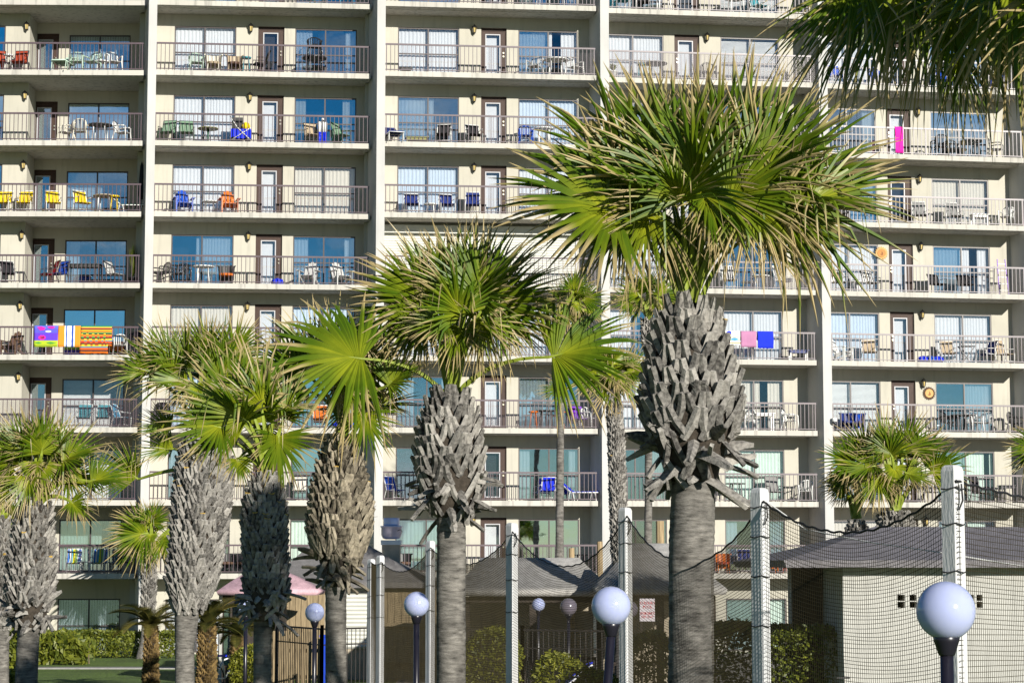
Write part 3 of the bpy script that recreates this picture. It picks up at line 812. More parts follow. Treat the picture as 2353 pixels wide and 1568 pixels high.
# third
palm('palm with pineapple shaped boots half hidden under a long arching frond', 25.8,
     [(772, 1600, 24), (771, 1450, 24), (772, 1330, 24), (776, 1240, 26)],
     [(774, 1350, 28), (778, 1290, 52), (780, 1240, 76), (782, 1180, 78), (782, 1120, 68), (783, 1070, 52), (783, 1025, 36), (784, 1005, 22)], (784, 1005, (790, 860)),
     [(775, 850, 100, 170, .1, .3), (740, 850, 132, 180, .1, .4), (825, 850, 60, 160, .1, .4), (700, 860, 150, 150, .1, .5), (890, 886, 40, 105, .2, -.4, dict(base=(790, 1000), spread=200)), (835, 945, -72, 110, .2, -.1), (800, 860, 85, 165, .1, .8), (715, 900, 195, 110, .2, .4), (865, 930, 0, 100, .1, .5, dict(dry=.3)), (800, 930, -100, 90, .3, -.2, dict(dry=.2))],
     nfill=3, Lfill=140, boot_kw=dict(n=270, ln=.24, wd=.115, lean=.5, flare=(.28, .6), z_old=.22, thick=.22), warm=True, hang=3)
# fourth
palm('narrow palm with yellowed ragged boots low on its trunk', 24.2,
     [(603, 1600, 21), (603, 1480, 21), (605, 1410, 22)],
     [(606, 1425, 34), (612, 1370, 54), (610, 1310, 50), (608, 1250, 52), (607, 1190, 54), (609, 1140, 44), (612, 1105, 30), (614, 1088, 18)], (614, 1085, (600, 960)),
     [(610, 975, 95, 175, .1, .2), (512, 982, 168, 132, .15, -.3, dict(base=(605, 1080), spread=240)), (548, 962, 122, 190, .1, .2), (650, 965, 72, 120, .1, .4), (600, 950, 105, 190, .1, .6), (520, 1010, 200, 110, .2, .1), (545, 1052, -62, 70, .2, .1, dict(dry=.3)), (640, 1000, -85, 120, .2, .1), (570, 970, 142, 170, .3, -.3)],
     nfill=3, Lfill=120, boot_kw=dict(n=280, ln=.17, wd=.10, lean=.5, flare=(.3, .6), z_old=.2, thick=.22, gold=.2), warm=False, hang=2)
# fifth: thick column of boots
palm('palm with a thick column of grey boots between the cycads and lawn', 50,
     [(424, 1600, 22), (425, 1480, 22), (430, 1390, 30)],
     [(432, 1400, 36), (440, 1350, 58), (452, 1270, 64), (460, 1200, 68), (466, 1130, 70), (470, 1070, 68), (470, 1030, 54), (468, 1005, 38)], (468, 1005, (468, 870)),
     [(341, 857, 200, 92, .2, -.3, dict(base=(455, 1000), spread=230)), (398, 835, 122, 115, .1, .1), (430, 845, 92, 120, .15, -.2), (480, 830, 98, 118, .1, .3), (530, 825, 66, 115, .1, .2), (375, 850, 155, 110, .1, .4), (500, 870, 45, 120, .3, -.3), (440, 880, 175, 120, .3, -.2), (550, 870, 15, 95, .1, .3), (455, 850, 75, 115, .2, .6), (395, 985, 172, 88, .0, .9, dict(base=(460, 1010))), (318, 1100, 142, 110, 0, .9, dict(base=(450, 1075), lift=.1)), (400, 1030, 190, 95, 0, 1.0, dict(base=(455, 1060), lift=.1)), (510, 845, 85, 120, .1, .6), (405, 870, 138, 115, .2, -.1)],
     nfill=5, Lfill=115, boot_kw=dict(n=420, ln=.30, wd=.19, lean=.5, flare=(.45, .65), z_old=.0, thick=.22), hang=4)
# left edge
palm('dark palm with full green crown near the left edge', 44,
     [(60, 1600, 26), (63, 1500, 25), (66, 1430, 26)],
     [(66, 1440, 40), (68, 1370, 56), (72, 1300, 55), (76, 1230, 48), (80, 1185, 40), (84, 1160, 28)], (85, 1160, (85, 1050)),
     [(60, 1050, 118, 120, .1, -.2), (95, 1045, 84, 115, .1, -.3), (120, 1050, 55, 115, .1, -.1), (40, 1060, 150, 110, .1, .1), (140, 1060, 25, 120, .2, -.2), (75, 1060, 100, 130, .1, .4), (205, 1105, 8, 100, .15, -.2, dict(base=(95, 1150))), (150, 1090, -15, 105, .1, .2, dict(dry=.2)), (30, 1080, 185, 110, .1, .2, dict(dry=.2)), (160, 1150, -38, 75, .2, -.3, dict(dry=.3)), (70, 1090, -100, 100, .4, -.5, dict(dry=.35)), (110, 1080, 70, 100, .3, .6), (20, 1120, 215, 90, .2, -.1, dict(dry=.35))],
     nfill=8, Lfill=115, boot_kw=dict(n=260, ln=.28, wd=.17, flare=(.5, .8), z_old=.2, thick=.25), hang=6)
palm('dark boot covered palm trunk cut by the left frame edge', 52,
     [(4, 1600, 16), (4, 1440, 17)], [(4, 1440, 22), (6, 1350, 26), (6, 1250, 26), (2, 1190, 20)], (2, 1190, (-20, 1120)),
     [(-20, 1110, 140, 90, .1, 0), (20, 1180, -50, 80, .2, 0, dict(dry=.3))], nfill=4, Lfill=80, boot_kw=dict(n=110, ln=.3, wd=.12, flare=(.6, .9), thick=.35), hang=3)
# small slim palm on the lawn
palm('small slim bright green palm on the lawn before the left fin wall', 79,
     [(327, 1505, 14), (333, 1470, 10), (340, 1400, 11)], [(338, 1430, 13), (341, 1380, 15), (343, 1320, 15), (344, 1285, 13)], (345, 1280, (345, 1220)),
     [(347, 1204, 66, 62, .2, -.2), (345, 1206, 112, 62, .1, .1), (334, 1216, 152, 82, .15, -.1), (340, 1224, 186, 95, .2, -.3), (338, 1228, 212, 90, .2, -.2), (352, 1200, 88, 55, .1, .4), (385, 1222, -50, 62, .15, -.1, dict(dry=.1)), (390, 1215, -5, 60, .1, .1), (365, 1240, -80, 60, .2, -.2, dict(dry=.2)), (340, 1245, -110, 50, .2, .2, dict(dry=.3))],
     nfill=3, Lfill=55, boot_kw=dict(n=110, ln=.3, wd=.14, flare=(.5, .7), thick=.35), hang=3, frond_kw=dict(nseg=30))
# the tall thin palms behind
palm('tall thin smooth trunked palm rising behind the net, bright small crown', 62,
     [(1284, 1600, 11), (1285, 1300, 9.5), (1287, 1050, 8.5), (1289, 900, 8), (1291, 760, 8)], [(1289, 830, 9), (1291, 800, 17), (1292, 770, 18), (1293, 735, 12)], (1293, 735, (1312, 690)),
     [(1316, 672, 80, 60, .2, -.3, dict(spread=190)), (1335, 690, 12, 62, .1, .0), (1296, 690, 142, 55, .1, .1), (1320, 682, 48, 62, .1, .3), (1345, 712, -32, 58, .2, -.1, dict(dry=.2)), (1300, 715, -110, 62, .2, 0, dict(dry=.4)), (1325, 720, -70, 60, .2, .2, dict(dry=.4)), (1280, 705, 190, 50, .1, .2)],
     nfill=3, Lfill=52, boot_kw=dict(n=50, ln=.3, wd=.13, flare=(.5, .8), thick=.35), hang=3, frond_kw=dict(nseg=30))
palm('thin boot covered palm trunk between the tall thin palm and the largest palm', 55,
     [(1424, 1600, 13), (1420, 1300, 13), (1414, 1000, 14), (1410, 920, 14)], [(1424, 1280, 18), (1420, 1150, 18), (1416, 1020, 18), (1411, 940, 17), (1408, 900, 13)], (1408, 900, (1400, 850)),
     [(1410, 872, -115, 80, .2, 0, dict(dry=.3)), (1425, 868, -60, 80, .2, .1, dict(dry=.3)), (1380, 862, 200, 80, .1, .2, dict(dry=.3)), (1440, 855, 10, 75, .1, .3), (1300, 893, 186, 60, .1, .2, dict(base=(1405, 890))), (1400, 850, 120, 70, .1, .5), (1425, 850, 60, 70, .1, .5)],
     nfill=4, Lfill=75, boot_kw=dict(n=150, ln=.22, wd=.11, flare=(.4, .6), thick=.35), hang=4, frond_kw=dict(nseg=30))
palm('small crowned palm just left of the largest palm, pale smooth trunk below', 68,
     [(1489, 1600, 10), (1489, 1260, 9), (1490, 1050, 8.5), (1490, 740, 8)], [(1489, 800, 10), (1490, 770, 16), (1490, 735, 14)], (1490, 735, (1488, 680)),
     [(1470, 680, 122, 72, .1, 0), (1512, 680, 72, 68, .15, -.2), (1455, 695, 172, 62, .1, .1), (1490, 670, 96, 65, .1, .3), (1525, 690, 30, 60, .1, .2), (1470, 705, -120, 55, .2, 0, dict(dry=.3)), (1505, 705, -60, 55, .2, 0, dict(dry=.3)), (1480, 690, 205, 55, .1, .2)],
     nfill=3, Lfill=58, boot_kw=dict(n=40, ln=.3, wd=.14, flare=(.5, .8), thick=.35), hang=2, frond_kw=dict(nseg=30))
# right hand side
palm('spreading palm with pale boots behind the net by the right hand roof', 45,
     [(2058, 1600, 26), (2058, 1300, 28)], [(2058, 1330, 40), (2058, 1260, 48), (2058, 1210, 44), (2056, 1180, 28)], (2056, 1172, (2040, 1060)),
     [(2035, 1040, 100, 110, .1, -.1), (1958, 1062, 165, 82, .15, -.2, dict(spread=230)), (2075, 1040, 66, 105, .1, .1), (1995, 1045, 135, 100, .1, .2), (2108, 1050, 35, 90, .1, .2), (2140, 1085, 32, 98, .15, -.3, dict(base=(2062, 1170))), (2010, 1070, 190, 95, .2, -.3, dict(dry=.15)), (2060, 1060, 92, 105, .1, .5), (2080, 1085, -20, 80, .3, -.4, dict(dry=.3)), (2020, 1090, -110, 85, .3, -.3, dict(dry=.3)), (2050, 1050, 118, 95, .3, -.5), (1950, 1080, 205, 70, .1, .1, dict(dry=.2))],
     nfill=6, Lfill=95, boot_kw=dict(n=120, ln=.3, wd=.13, flare=(.5, .8), thick=.35), hang=5)
palm('low young palm left of the spreading palm behind the net', 47,
     [(1966, 1600, 14), (1966, 1260, 15)], [(1966, 1290, 26), (1966, 1240, 28), (1968, 1200, 15)], (1968, 1190, (1972, 1130)),
     [(1968, 1110, 96, 70, .1, 0), (1950, 1125, 150, 66, .1, .1), (1990, 1125, 40, 66, .1, .1), (1940, 1120, 175, 60, .1, .2, dict(dry=.2)), (1975, 1120, 120, 70, .2, -.2)], nfill=2, Lfill=55, boot_kw=dict(n=60, ln=.25, wd=.12, flare=(.5, .8), thick=.35), hang=2, frond_kw=dict(nseg=30))
# near palm out of frame whose fronds hang in at the top right corner
palm('near dark palm whose shaded fronds hang in from the top right corner', 14,
     [(2790, 1600, 70), (2780, 700, 68), (2770, 330, 60)], None, (2760, 300, (2480, -40)),
     [(2197, 12, -105, 190, .25, -.3, dict(dry=.25, droop=.25, base=(2740, 290), spread=240, lift=.9)), (2203, 116, -95, 165, .1, .5, dict(base=(2740, 300), lift=.4, droop=.3)), (1992, -50, 215, 260, .1, .1, dict(droop=.25)), (2080, -70, 245, 280, .15, .2, dict(droop=.3)), (2140, -60, 262, 300, .1, .6, dict(droop=.3)),
      (2030, -30, 200, 240, .05, .8, dict(droop=.3)), (2000, -10, 230, 260, .0, 1.1, dict(droop=.3)), (2250, -40, 268, 290, .1, .9, dict(droop=.3)), (2330, -30, 262, 260, .1, .3, dict(droop=.3)), (2330, 40, -75, 210, .2, .8, dict(droop=.3)), (2090, -30, 225, 270, .05, 1.4, dict(droop=.35)), (2160, 0, 250, 240, .0, 1.6, dict(droop=.35)), (2240, -60, 180, 300, .2, .2), (2330, -160, 225, 330, .5, -.8), (2350, -90, 245, 330, .3, -.5), (2520, -60, 180, 330, .3, -1.4), (2650, -40, 150, 330, .5, -1.8), (2600, -180, 200, 340, .5, -2.0), (2750, -120, 120, 340, .5, -2.0), (2450, -200, 170, 340, .5, -1.5), (2700, 60, 30, 320, .5, -1.6), (2550, 40, 200, 300, .6, -1.7), (2850, -20, 60, 330, .5, -2.2), (2820, -200, 90, 330, .5, -2.4)],  # later hubs: unseen fronds beyond the frame, added to shade the hanging ones
     nfill=8, Lfill=300, hang=5, frond_kw=dict(nseg=42))
palm('shaded palm whose frond tips poke in at the right edge', 40,
     [(2440, 1600, 26), (2440, 1200, 26)], None, (2440, 1160, (2430, 1060)),
     [(2385, 1035, 176, 78, .1, 0), (2390, 1050, 195, 80, .1, .2, dict(dry=.2)), (2395, 1020, 160, 80, .1, .2)], nfill=3, Lfill=80, hang=2)
# ------------------------------------------------------------------ globe lamps
GLOBE = mat('opal_globe', (.42, .46, .66), .12, .02, spec=.5)
_b = GLOBE.node_tree.nodes['Principled BSDF']; _b.inputs['Subsurface Weight'].default_value = 1; _b.inputs['Subsurface Radius'].default_value = (1, 1, 1); _b.inputs['Subsurface Scale'].default_value = .12
DGLOBE = mat('shade_dark_globe', (.16, .14, .17), .2, .05, spec=.5)  # pale globe darkened: the shade it stands in is put into its colour
POSTM = mat('lamp_post_black', (.012, .011, .018), .3, .2, spec=.5)
def lamp(label, x, y, rpx, d, lean=0, dark=False, pr=.04):
    c = P(x, y, d); r = M(rpx, d)
    root = empty('globe_lamp', (c.x - lean, d, 0), 0, label, 'lamp', 'globe lamps on black posts')
    mb = MB(); n = 18
    prof = [(r*math.cos(t), r*math.sin(t)) for t in np.linspace(-1.2, PI/2 - .02, n)]
    mb.lathe(prof, 40, tuple(c)); mk('globe', mb, DGLOBE if dark else GLOBE, root, True, True)
    mb = MB(); zb = c.z - r*.93
    mb.lathe([(pr*1.1, -.10), (pr*1.25, -.09), (r*.42, -.02), (r*.46, .01), (r*.36, .025)], 24, (c.x, c.y, zb)); mk('collar', mb, POSTM, root, True, True)
    mb = MB(); mb.tube([(c.x - lean, d, 0), (c.x - lean*.5, d, zb*.5), (c.x, d, zb - .05)], pr, 14); mk('post', mb, POSTM, root, True, True)
    mb = MB(); mb.lathe([(pr*2.2, 0), (pr*2.2, .03), (pr*1.2, .06)], 14, (c.x - lean, d, 0)); mk('base', mb, POSTM, root, True, True)
lamp('largest blue white globe lamp in front of the net at lower right', 2173, 1402, 67, 12.9)
lamp('second largest globe lamp, leaning black post left of the largest palm trunk', 1404, 1391.5, 45, 19.1, lean=.20)
lamp('globe lamp beside the white net posts left of the middle palm trunk', 957, 1387.5, 29, 29.7)
lamp('globe lamp on thin post just left of a slim palm trunk and shutter hut', 723, 1406, 22, 39)
lamp('small pinkish globe lamp partly hidden by ragged palm boots', 565, 1396, 19, 45)
lamp('globe lamp cut off by the left edge of the frame', -8, 1401, 15, 57)
lamp('small pale globe lamp seen through the net before the hut', 1237, 1388, 15, 52, pr=.03)
lamp('globe lamp painted dark as shade, seen through the net under the hut eave', 1306, 1393, 19.5, 47, dark=True, pr=.03)
lamp('globe painted dark as shade, half hidden behind the leaning lamp and net post', 1446, 1399, 19.5, 46, dark=True, pr=.03)

# ------------------------------------------------------------------ net posts and net
PAINT = mat('white_post_paint', (.56, .56, .555), .6, .08, 3, .3, 20, stretch=(3, 3, .6))
NET = mat('net_cord', (.06, .046, .02), .8, .2)
NETB = mat('net_rope', (.02, .02, .022), .7, .2)
ROPEW = mat('white_rope', (.7, .7, .68), .8, .1)
posts = [(2187, 1068, 18.5), (1745, 1120, 22.3), (1436, 1165, 30.5), (1176, 1200, 34.5), (989, 1241, 44), (874, 1275, 50)]
hook = [(2192, 1106), (1752, 1153), (1440, 1186), (1178, 1222), (990, 1258), (876, 1291)]
plab = ['tallest white net post, nearest, behind the largest globe lamp', 'white net post right of the largest palm trunk', 'white net post between leaning globe lamp and largest palm trunk', 'white net post right of the middle palm trunk', 'white net post close beside the middle palm trunk on its left', 'white net post at the far end, right one of a close pair', 'white net post at the far end, shorter left one of a close pair']
pw = .135
def netpost(x, ytop, d, lab, rz=.7):
    c = P(x, ytop, d); h = c.z
    root = empty('net_post', (c.x, d, 0), 0, lab, 'post', 'white square posts holding the net')
    mb = MB(); a = pw/2; cs, sn = math.cos(rz), math.sin(rz)
    def ring(w, z): return [(w*(cs*i - sn*j), w*(sn*i + cs*j), z) for i, j in ((-1,-1),(1,-1),(1,1),(-1,1))]
    vs = ring(a, 0) + ring(a, h*.5) + ring(a, h - .05) + ring(a*.86, h - .015) + ring(a*.6, h)
    fs = [(3,2,1,0), (16,17,18,19)]
    for j in range(4):
        for q in range(4): q2 = (q+1) % 4; fs.append((j*4+q, j*4+q2, j*4+4+q2, j*4+4+q))
    mb.add(vs, fs); mk('shaft', mb, PAINT, root)
    for z in (h - .2, h - .5, h - .9, h - 1.4):
        mb = MB(); r = a*1.45; mb.tube([(r*math.cos(t), r*math.sin(t), z + .01*math.sin(3*t)) for t in np.linspace(0, 2*PI, 9)], .006, 4, False); mk('rope_tie', mb, NETB, root)
    mb = MB(); mb.tube([(a*.9, -a*1.1, h - .16), (a*1.0, -a*1.3, h - .3), (a*.5, -a*1.35, h - .38)], .008, 4)
    mk('rope_end', mb, NETB, root)
for (x, y, d), lb in zip(posts, plab): netpost(x, y, d, lb)
netpost(853, 1283, 52.5, plab[6])
def netspan(h0, d0, h1, d1, low, lab, back=False, right=None):
    """one sagging panel of net between two posts; low = picture y of its top rope at the lowest"""
    a, b = P(h0[0], h0[1], d0), P(h1[0], h1[1], d1)
    a.y -= .1; b.y -= .1
    root = empty('safety_net', ((a.x+b.x)/2, (a.y+b.y)/2, 0), 0, lab, 'net', 'brown mesh net panels between the posts')
    ln = math.hypot(b.x - a.x, b.y - a.y)
    # lowest point from the picture
    tm = .52; dm = a.y*(1-tm) + b.y*tm
    xm = CX + (a.x*(1-tm) + b.x*tm)/dm*F
    zl = P(xm, low, dm).z
    def top(t):
        s = a.z*(1-t) + b.z*t
        sag = (a.z*(1-tm) + b.z*tm) - zl
        return s - sag*(1 - abs((t - tm)/(tm if t < tm else 1-tm))**2.0)
    def pos(t, z):
        bow = .10*math.sin(PI*t)*(1 - z/3.6)
        return Vector((a.x*(1-t) + b.x*t + bow*.6, a.y*(1-t) + b.y*t - bow*.2, z))
    cell = .042; nc = int(ln/cell); mb = MB(); r = .0026
    for i in range(1, nc):
        t = i/nc; zt = top(t)
        jit = random.uniform(-.004, .004)
        mb.tube([pos(t + jit/ln, .02), pos(t, zt*.5), pos(t, zt)], r, 3, False)
    zmin = min(a.z, b.z)
    nr = int(zmin/cell)
    for j in range(nr):
        f = j/nr; pts = []
        for i in range(0, 41):
            t = i/40; zt = top(t)
            e = 1 - (1 - f)**1.0
            z = e*zmin + (zt - zmin)*(e**1.6)
            pts.append(pos(t, max(.02, z + .006*math.sin(9*t + j))))
        mb.tube(pts, r*1.15, 3, False)
    mk('mesh', mb, NET, root, False, True)
    mb = MB(); mb.tube([pos(t, top(t) + .008*math.sin(t*90)) for t in np.linspace(0, 1, 60)], .011, 5); mk('top_rope', mb, NETB, root, False, True)
for i, (low, lb) in enumerate([(1222, 'widest sagging net panel between the two nearest white posts'), (1292, 'sagging net panel crossing behind the largest palm trunk'), (1300, 'net panel with deep sag over the pavilion roof in the middle'), (1296, 'sagging net panel crossing behind the middle palm trunk'), (1311, 'narrow net panel hanging in front of the plank wall')]):
    netspan(hook[i+1], posts[i+1][2], hook[i], posts[i][2], low, lb)
netspan(hook[0], 18.5, (2620, 1185), 22.5, 1160, 'net panel right of the nearest post running out of frame')
netspan((853, 1291), 52.5, (876, 1291), 50, 1297, 'narrow strip of net between the close pair of posts')
mb = MB(); mb.tube([P(1762, 1152, 24.2), P(1850, 1215, 24), P(2000, 1245, 23), P(2160, 1268, 21), P(2352, 1300, 22.8)], .006, 4)
tag(mk('guy_rope', mb, ROPEW), 'thin white rope slung behind the net at lower right', 'rope')
mb = MB(); mb.tube([P(1190, 1212, 35), P(1188, 1300, 34.9), P(1178, 1400, 34.8)], .007, 4)
tag(mk('guy_rope', mb, ROPEW), 'white rope hanging beside the post right of middle palm', 'rope')

# ------------------------------------------------------------------ pavilions, huts
def shingle(name, col, sc=30):
    m, t, b = newmat(name); n = t.nodes; lk = t.links.new
    co = n.new('ShaderNodeTexCoord'); no = n.new('ShaderNodeTexNoise'); no.inputs['Scale'].default_value = 4; no.inputs['Detail'].default_value = 9; no.inputs['Roughness'].default_value = .75
    w2 = n.new('ShaderNodeTexNoise'); w2.inputs['Scale'].default_value = sc; w2.inputs['Detail'].default_value = 3
    mpp = n.new('ShaderNodeMapping'); mpp.inputs['Scale'].default_value = (2.5, 2.5, 1); lk(co.outputs['Object'], mpp.inputs[0])
    lk(co.outputs['Object'], no.inputs['Vector']); lk(mpp.outputs[0], w2.inputs['Vector'])
    ml = n.new('ShaderNodeMath'); ml.operation = 'MULTIPLY'; lk(no.outputs[0], ml.inputs[0]); lk(w2.outputs[0], ml.inputs[1])
    r = n.new('ShaderNodeMapRange'); r.inputs[1].default_value = .12; r.inputs[2].default_value = .4; r.inputs[3].default_value = .55; r.inputs[4].default_value = 1.4; lk(ml.outputs[0], r.inputs[0])
    mu = n.new('ShaderNodeMixRGB'); mu.blend_type = 'MULTIPLY'; mu.inputs[0].default_value = 1; mu.inputs[1].default_value = (*col, 1); lk(r.outputs[0], mu.inputs[2]); lk(mu.outputs[0], b.inputs['Base Color'])
    b.inputs['Roughness'].default_value = .9; b.inputs['Specular IOR Level'].default_value = .15
    bp = n.new('ShaderNodeBump'); bp.inputs['Strength'].default_value = .25; bp.inputs['Distance'].default_value = .008; lk(w2.outputs[0], bp.inputs['Height']); lk(bp.outputs[0], b.inputs['Normal'])
    return m
SH_D = shingle('dark_shingle', (.19, .18, .175)); SH_M = shingle('grey_shingle', (.44, .42, .39)); SH_P = shingle('pink_canvas_roof', (.62, .40, .44), 60); SH_R = shingle('right_shingle', (.24, .225, .24))
PLANK = mat('wood_planks', (.27, .205, .12), .8, .45, 4, .3, 30, stretch=(14, 14, .6)); LOG = mat('log_wood', (.34, .25, .14), .8, .4, 4, .4, 30, stretch=(9, 9, .6))
DARKW = mat('dark_wood_and_recess_shade', (.045, .035, .028), .8, .3, 5); BLOCK = stucco_mat('block_wall', (.50, .49, .45), .18); TANW = mat('tan_wall', (.42, .36, .27), .9, .15, 3)
def hip_roof(mb, x0, x1, y0, y1, z0, rx0, rx1, z1, thick=.12, skirt=.16, n=8, sagz=.12):
    """hip roof: eave rectangle x0..x1 / y0..y1 at z0, ridge rx0..rx1 at z1 along x, gently sagging slopes"""
    ym = (y0+y1)/2
    def ring(t):
        e = t - sagz*math.sin(PI*t)*.5
        return [(x0+(rx0-x0)*t, y0+(ym-y0)*t, z0+(z1-z0)*e), (x1+(rx1-x1)*t, y0+(ym-y0)*t, z0+(z1-z0)*e), (x1+(rx1-x1)*t, y1+(ym-y1)*t, z0+(z1-z0)*e), (x0+(rx0-x0)*t, y1+(ym-y1)*t, z0+(z1-z0)*e)]
    vs = [(x0+.04, y0+.04, z0-skirt), (x1-.04, y0+.04, z0-skirt), (x1-.04, y1-.04, z0-skirt), (x0+.04, y1-.04, z0-skirt)]
    for i in range(n+1): vs += ring(i/n*.999)
    fs = [(3,2,1,0)]
    for j in range(n+1):
        for q in range(4): q2 = (q+1) % 4; fs.append((j*4+q, j*4+q2, j*4+4+q2, j*4+4+q))
    b = (n+1)*4; fs.append((b, b+1, b+2, b+3))
    mb.add(vs, fs)
# hut with dark roof, roller shutter and plank wall
d = 64
e0, e1 = P(648, 1337, d), P(1012, 1337, d); z0 = e0.z
hut = empty('shutter_hut', ((e0.x+e1.x)/2, d+2, 0), 0, 'dark roofed hut with cream roller shutter left of the net', 'hut')
mb = MB(); hip_roof(mb, P(600,1337,d).x, e1.x, d, d+5, z0, P(715,1255,d+2.5).x, P(838,1255,d+2.5).x, P(800,1247,d+2.5).z); mk('roof', mb, SH_D, hut, False, True)
mb = MB(); X = lambda x, dd=d: P(x, 1400, dd).x
mb.box(X(600), X(995), d+.6, d+4.4, 0, z0-.05); mk('wall', mb, TANW, hut, False, True)
mb = MB(); z = 0.9
while z < z0 - .25:
    mb.add([(X(750), d+.55, z), (X(862), d+.55, z), (X(862), d+.50, z+.06), (X(750), d+.50, z+.06), (X(750), d+.55, z+.12), (X(862), d+.55, z+.12)], [(0,1,2,3), (3,2,5,4)]); z += .12
mk('roller_shutter', mb, MT['shutter'], hut, False, True)
mb = MB()
x = X(636)
while x < X(742): mb.box(x, x+.16, d+.30, d+.36+.02*random.random(), .0, z0-.3); x += .172
mk('plank_wall', mb, PLANK, hut, False, True)
mb = MB()
x = X(872)
while x < X(990): mb.box(x, x+.2, d+.40, d+.46+.02*random.random(), .0, z0-.2); x += .21
mk('plank_wall', mb, PLANK, hut, False, True)
mb = MB(); mb.box(X(862), X(1000), d+.26, d+.38, 1.55, 1.65); mb.box(X(862), X(1000), d+.2, d+.38, .5, 1.0); mk('serving_counter', mb, PLANK, hut, False, True)
# exhaust fan on a plinth on the roof
v = P(899, 1247, d+2.2)
t = empty('roof_vent', (v.x, v.y, v.z-.25), 0, 'shiny steel exhaust vent on white curb above the dark hut roof', 'vent')
steel = mat('vent_steel', (.72, .66, .80), .3, .1, metal=.45)
mb = MB(); mb.lathe([(.17,.37), (.26,.40), (.31,.50), (.31,.72), (.335,.74), (.335,.77), (.25,.78), (.25,.84), (.245,1.0), (.24,1.01), (0,1.015)], 28); mk('fan_body', mb, steel, t, True)
mb = MB(); mb.box(-.30,.30,-.3,.3,.20,.34); mk('curb', mb, MT['white'], t)
mb = MB(); mb.box(-.27,.27,-.27,.27,-.35,.20); mk('plinth', mb, TANW, t)
mb = MB(); mb.tube([(.2,-.26,.62),(.28,-.27,.66),(.34,-.2,.6),(.3,-.24,.52)], .012, 5); mk('latch', mb, MT['black'], t)
# pink canvas roofed kiosk
d = 60
k0, k1 = P(497, 1362, d), P(729, 1362, d)
ks = empty('pink_roof_kiosk', ((k0.x+k1.x)/2, d+1, 0), 0, 'small kiosk with faded pink canvas roof behind ragged palm boots', 'kiosk')
mb = MB(); hip_roof(mb, k0.x, k1.x, d, d+2.6, P(600,1358,d).z, P(585,1308,d+1.3).x, P(640,1308,d+1.3).x, P(600,1306,d+1.3).z, skirt=.1, sagz=-.15); mk('roof', mb, SH_P, ks, True, True)
mb = MB(); X = lambda x, dd=60: P(x, 1400, dd).x
zt = P(600, 1366, d).z
mb.box(X(497), X(640), d+.5, d+2.2, 0, zt); mk('wall', mb, DARKW, ks, False, True)
mb = MB(); mb.box(X(590), X(606), d+.4, d+.49, 0, zt); mb.box(X(500), X(506), d+.4, d+.49, 0, zt); mk('post', mb, BLOCK, ks, False, True)
for x in (510, 530, 612): 
    mb = MB(); mb.box(X(x), X(x+ (14 if x < 600 else 20)), d+.46, d+.49, .6, zt-.25); mk('window', mb, MT['glass_blue'], ks, False, True)
# pavilions behind the net
def pavilion(lab, d, ex0, ex1, eave, r0, r1, ridge, depth, m, wx0, wx1, kind):
    X = lambda x: P(x, 1400, d).x
    r = empty('pool_pavilion', ((X(ex0)+X(ex1))/2, d+depth/2, 0), 0, lab, 'pavilion', 'shingle roofed pavilions behind the net')
    mb = MB(); zq = P(1300, eave, d).z
    hip_roof(mb, X(ex0), X(ex1), d, d+depth, zq, P(r0, ridge, d+depth/2).x, P(r1, ridge, d+depth/2).x, P(r0, ridge, d+depth/2).z, skirt=.14); mk('roof', mb, m, r, True, True)
    mb = MB(); mb.box(X(ex0)+.3, X(ex1)-.3, d+.35, d+.5, zq-.3, zq-.16); mk('fascia_beam', mb, DARKW, r, False, True)
    for x in (wx0, (wx0+wx1)/2, wx1):
        mb = MB(); mb.box(X(x)-.09, X(x)+.09, d+.5, d+.68, 0, zq-.16); mk('post', mb, DARKW, r, False, True)
    mb = MB(); mb.box(X(wx0), X(wx1), d+depth-.6, d+depth-.45, 0, zq-.2); mk('rear_wall', mb, TANW, r, False, True)
    mb = MB(); mb.box(X(wx0)+.1, X(wx1)-.1, d+.55, d+.62, .9, .98); mb.box(X(wx0)+.1, X(wx1)-.1, d+.56, d+.6, .2, .26)
    q = X(wx0)+.1
    while q < X(wx1)-.1: mb.box(q, q+.04, d+.57, d+.6, .2, .9); q += .2
    mk('handrail', mb, DARKW, r, False, True)
    return r
pavilion('long pavilion roof with sagging grey shingles behind the middle of the net', 56, 1035, 1420, 1356, 1105, 1330, 1280, 5.5, SH_M, 1070, 1380, 0)
pavilion('taller pavilion roof peaking right behind the post near the largest palm', 53, 1372, 1672, 1352, 1440, 1560, 1247, 6, SH_M, 1400, 1640, 0)
# bare log posts by the pavilions
for x, y, wp, lab in ((1313, 1258, 14, 'short bare log post standing right of the tall thin trunk'), (1378, 1243, 14, 'bare log post behind the net left of the boot covered trunk'), (1516, 1196, 20, 'tallest bare log post close to the largest palm trunk')):
    c = P(x, y, 60.5); mb = MB(); r = M(wp/2, 60.5); mb.tube([(0,0,0), (0.01,0,c.z*.6), (0,0,c.z)], [r*1.05, r, r*.97], 10)
    o = mk('log_post', mb, LOG); o.location = (c.x, 60.5, 0); tag(o, lab, 'post', 'bare log posts behind the net')
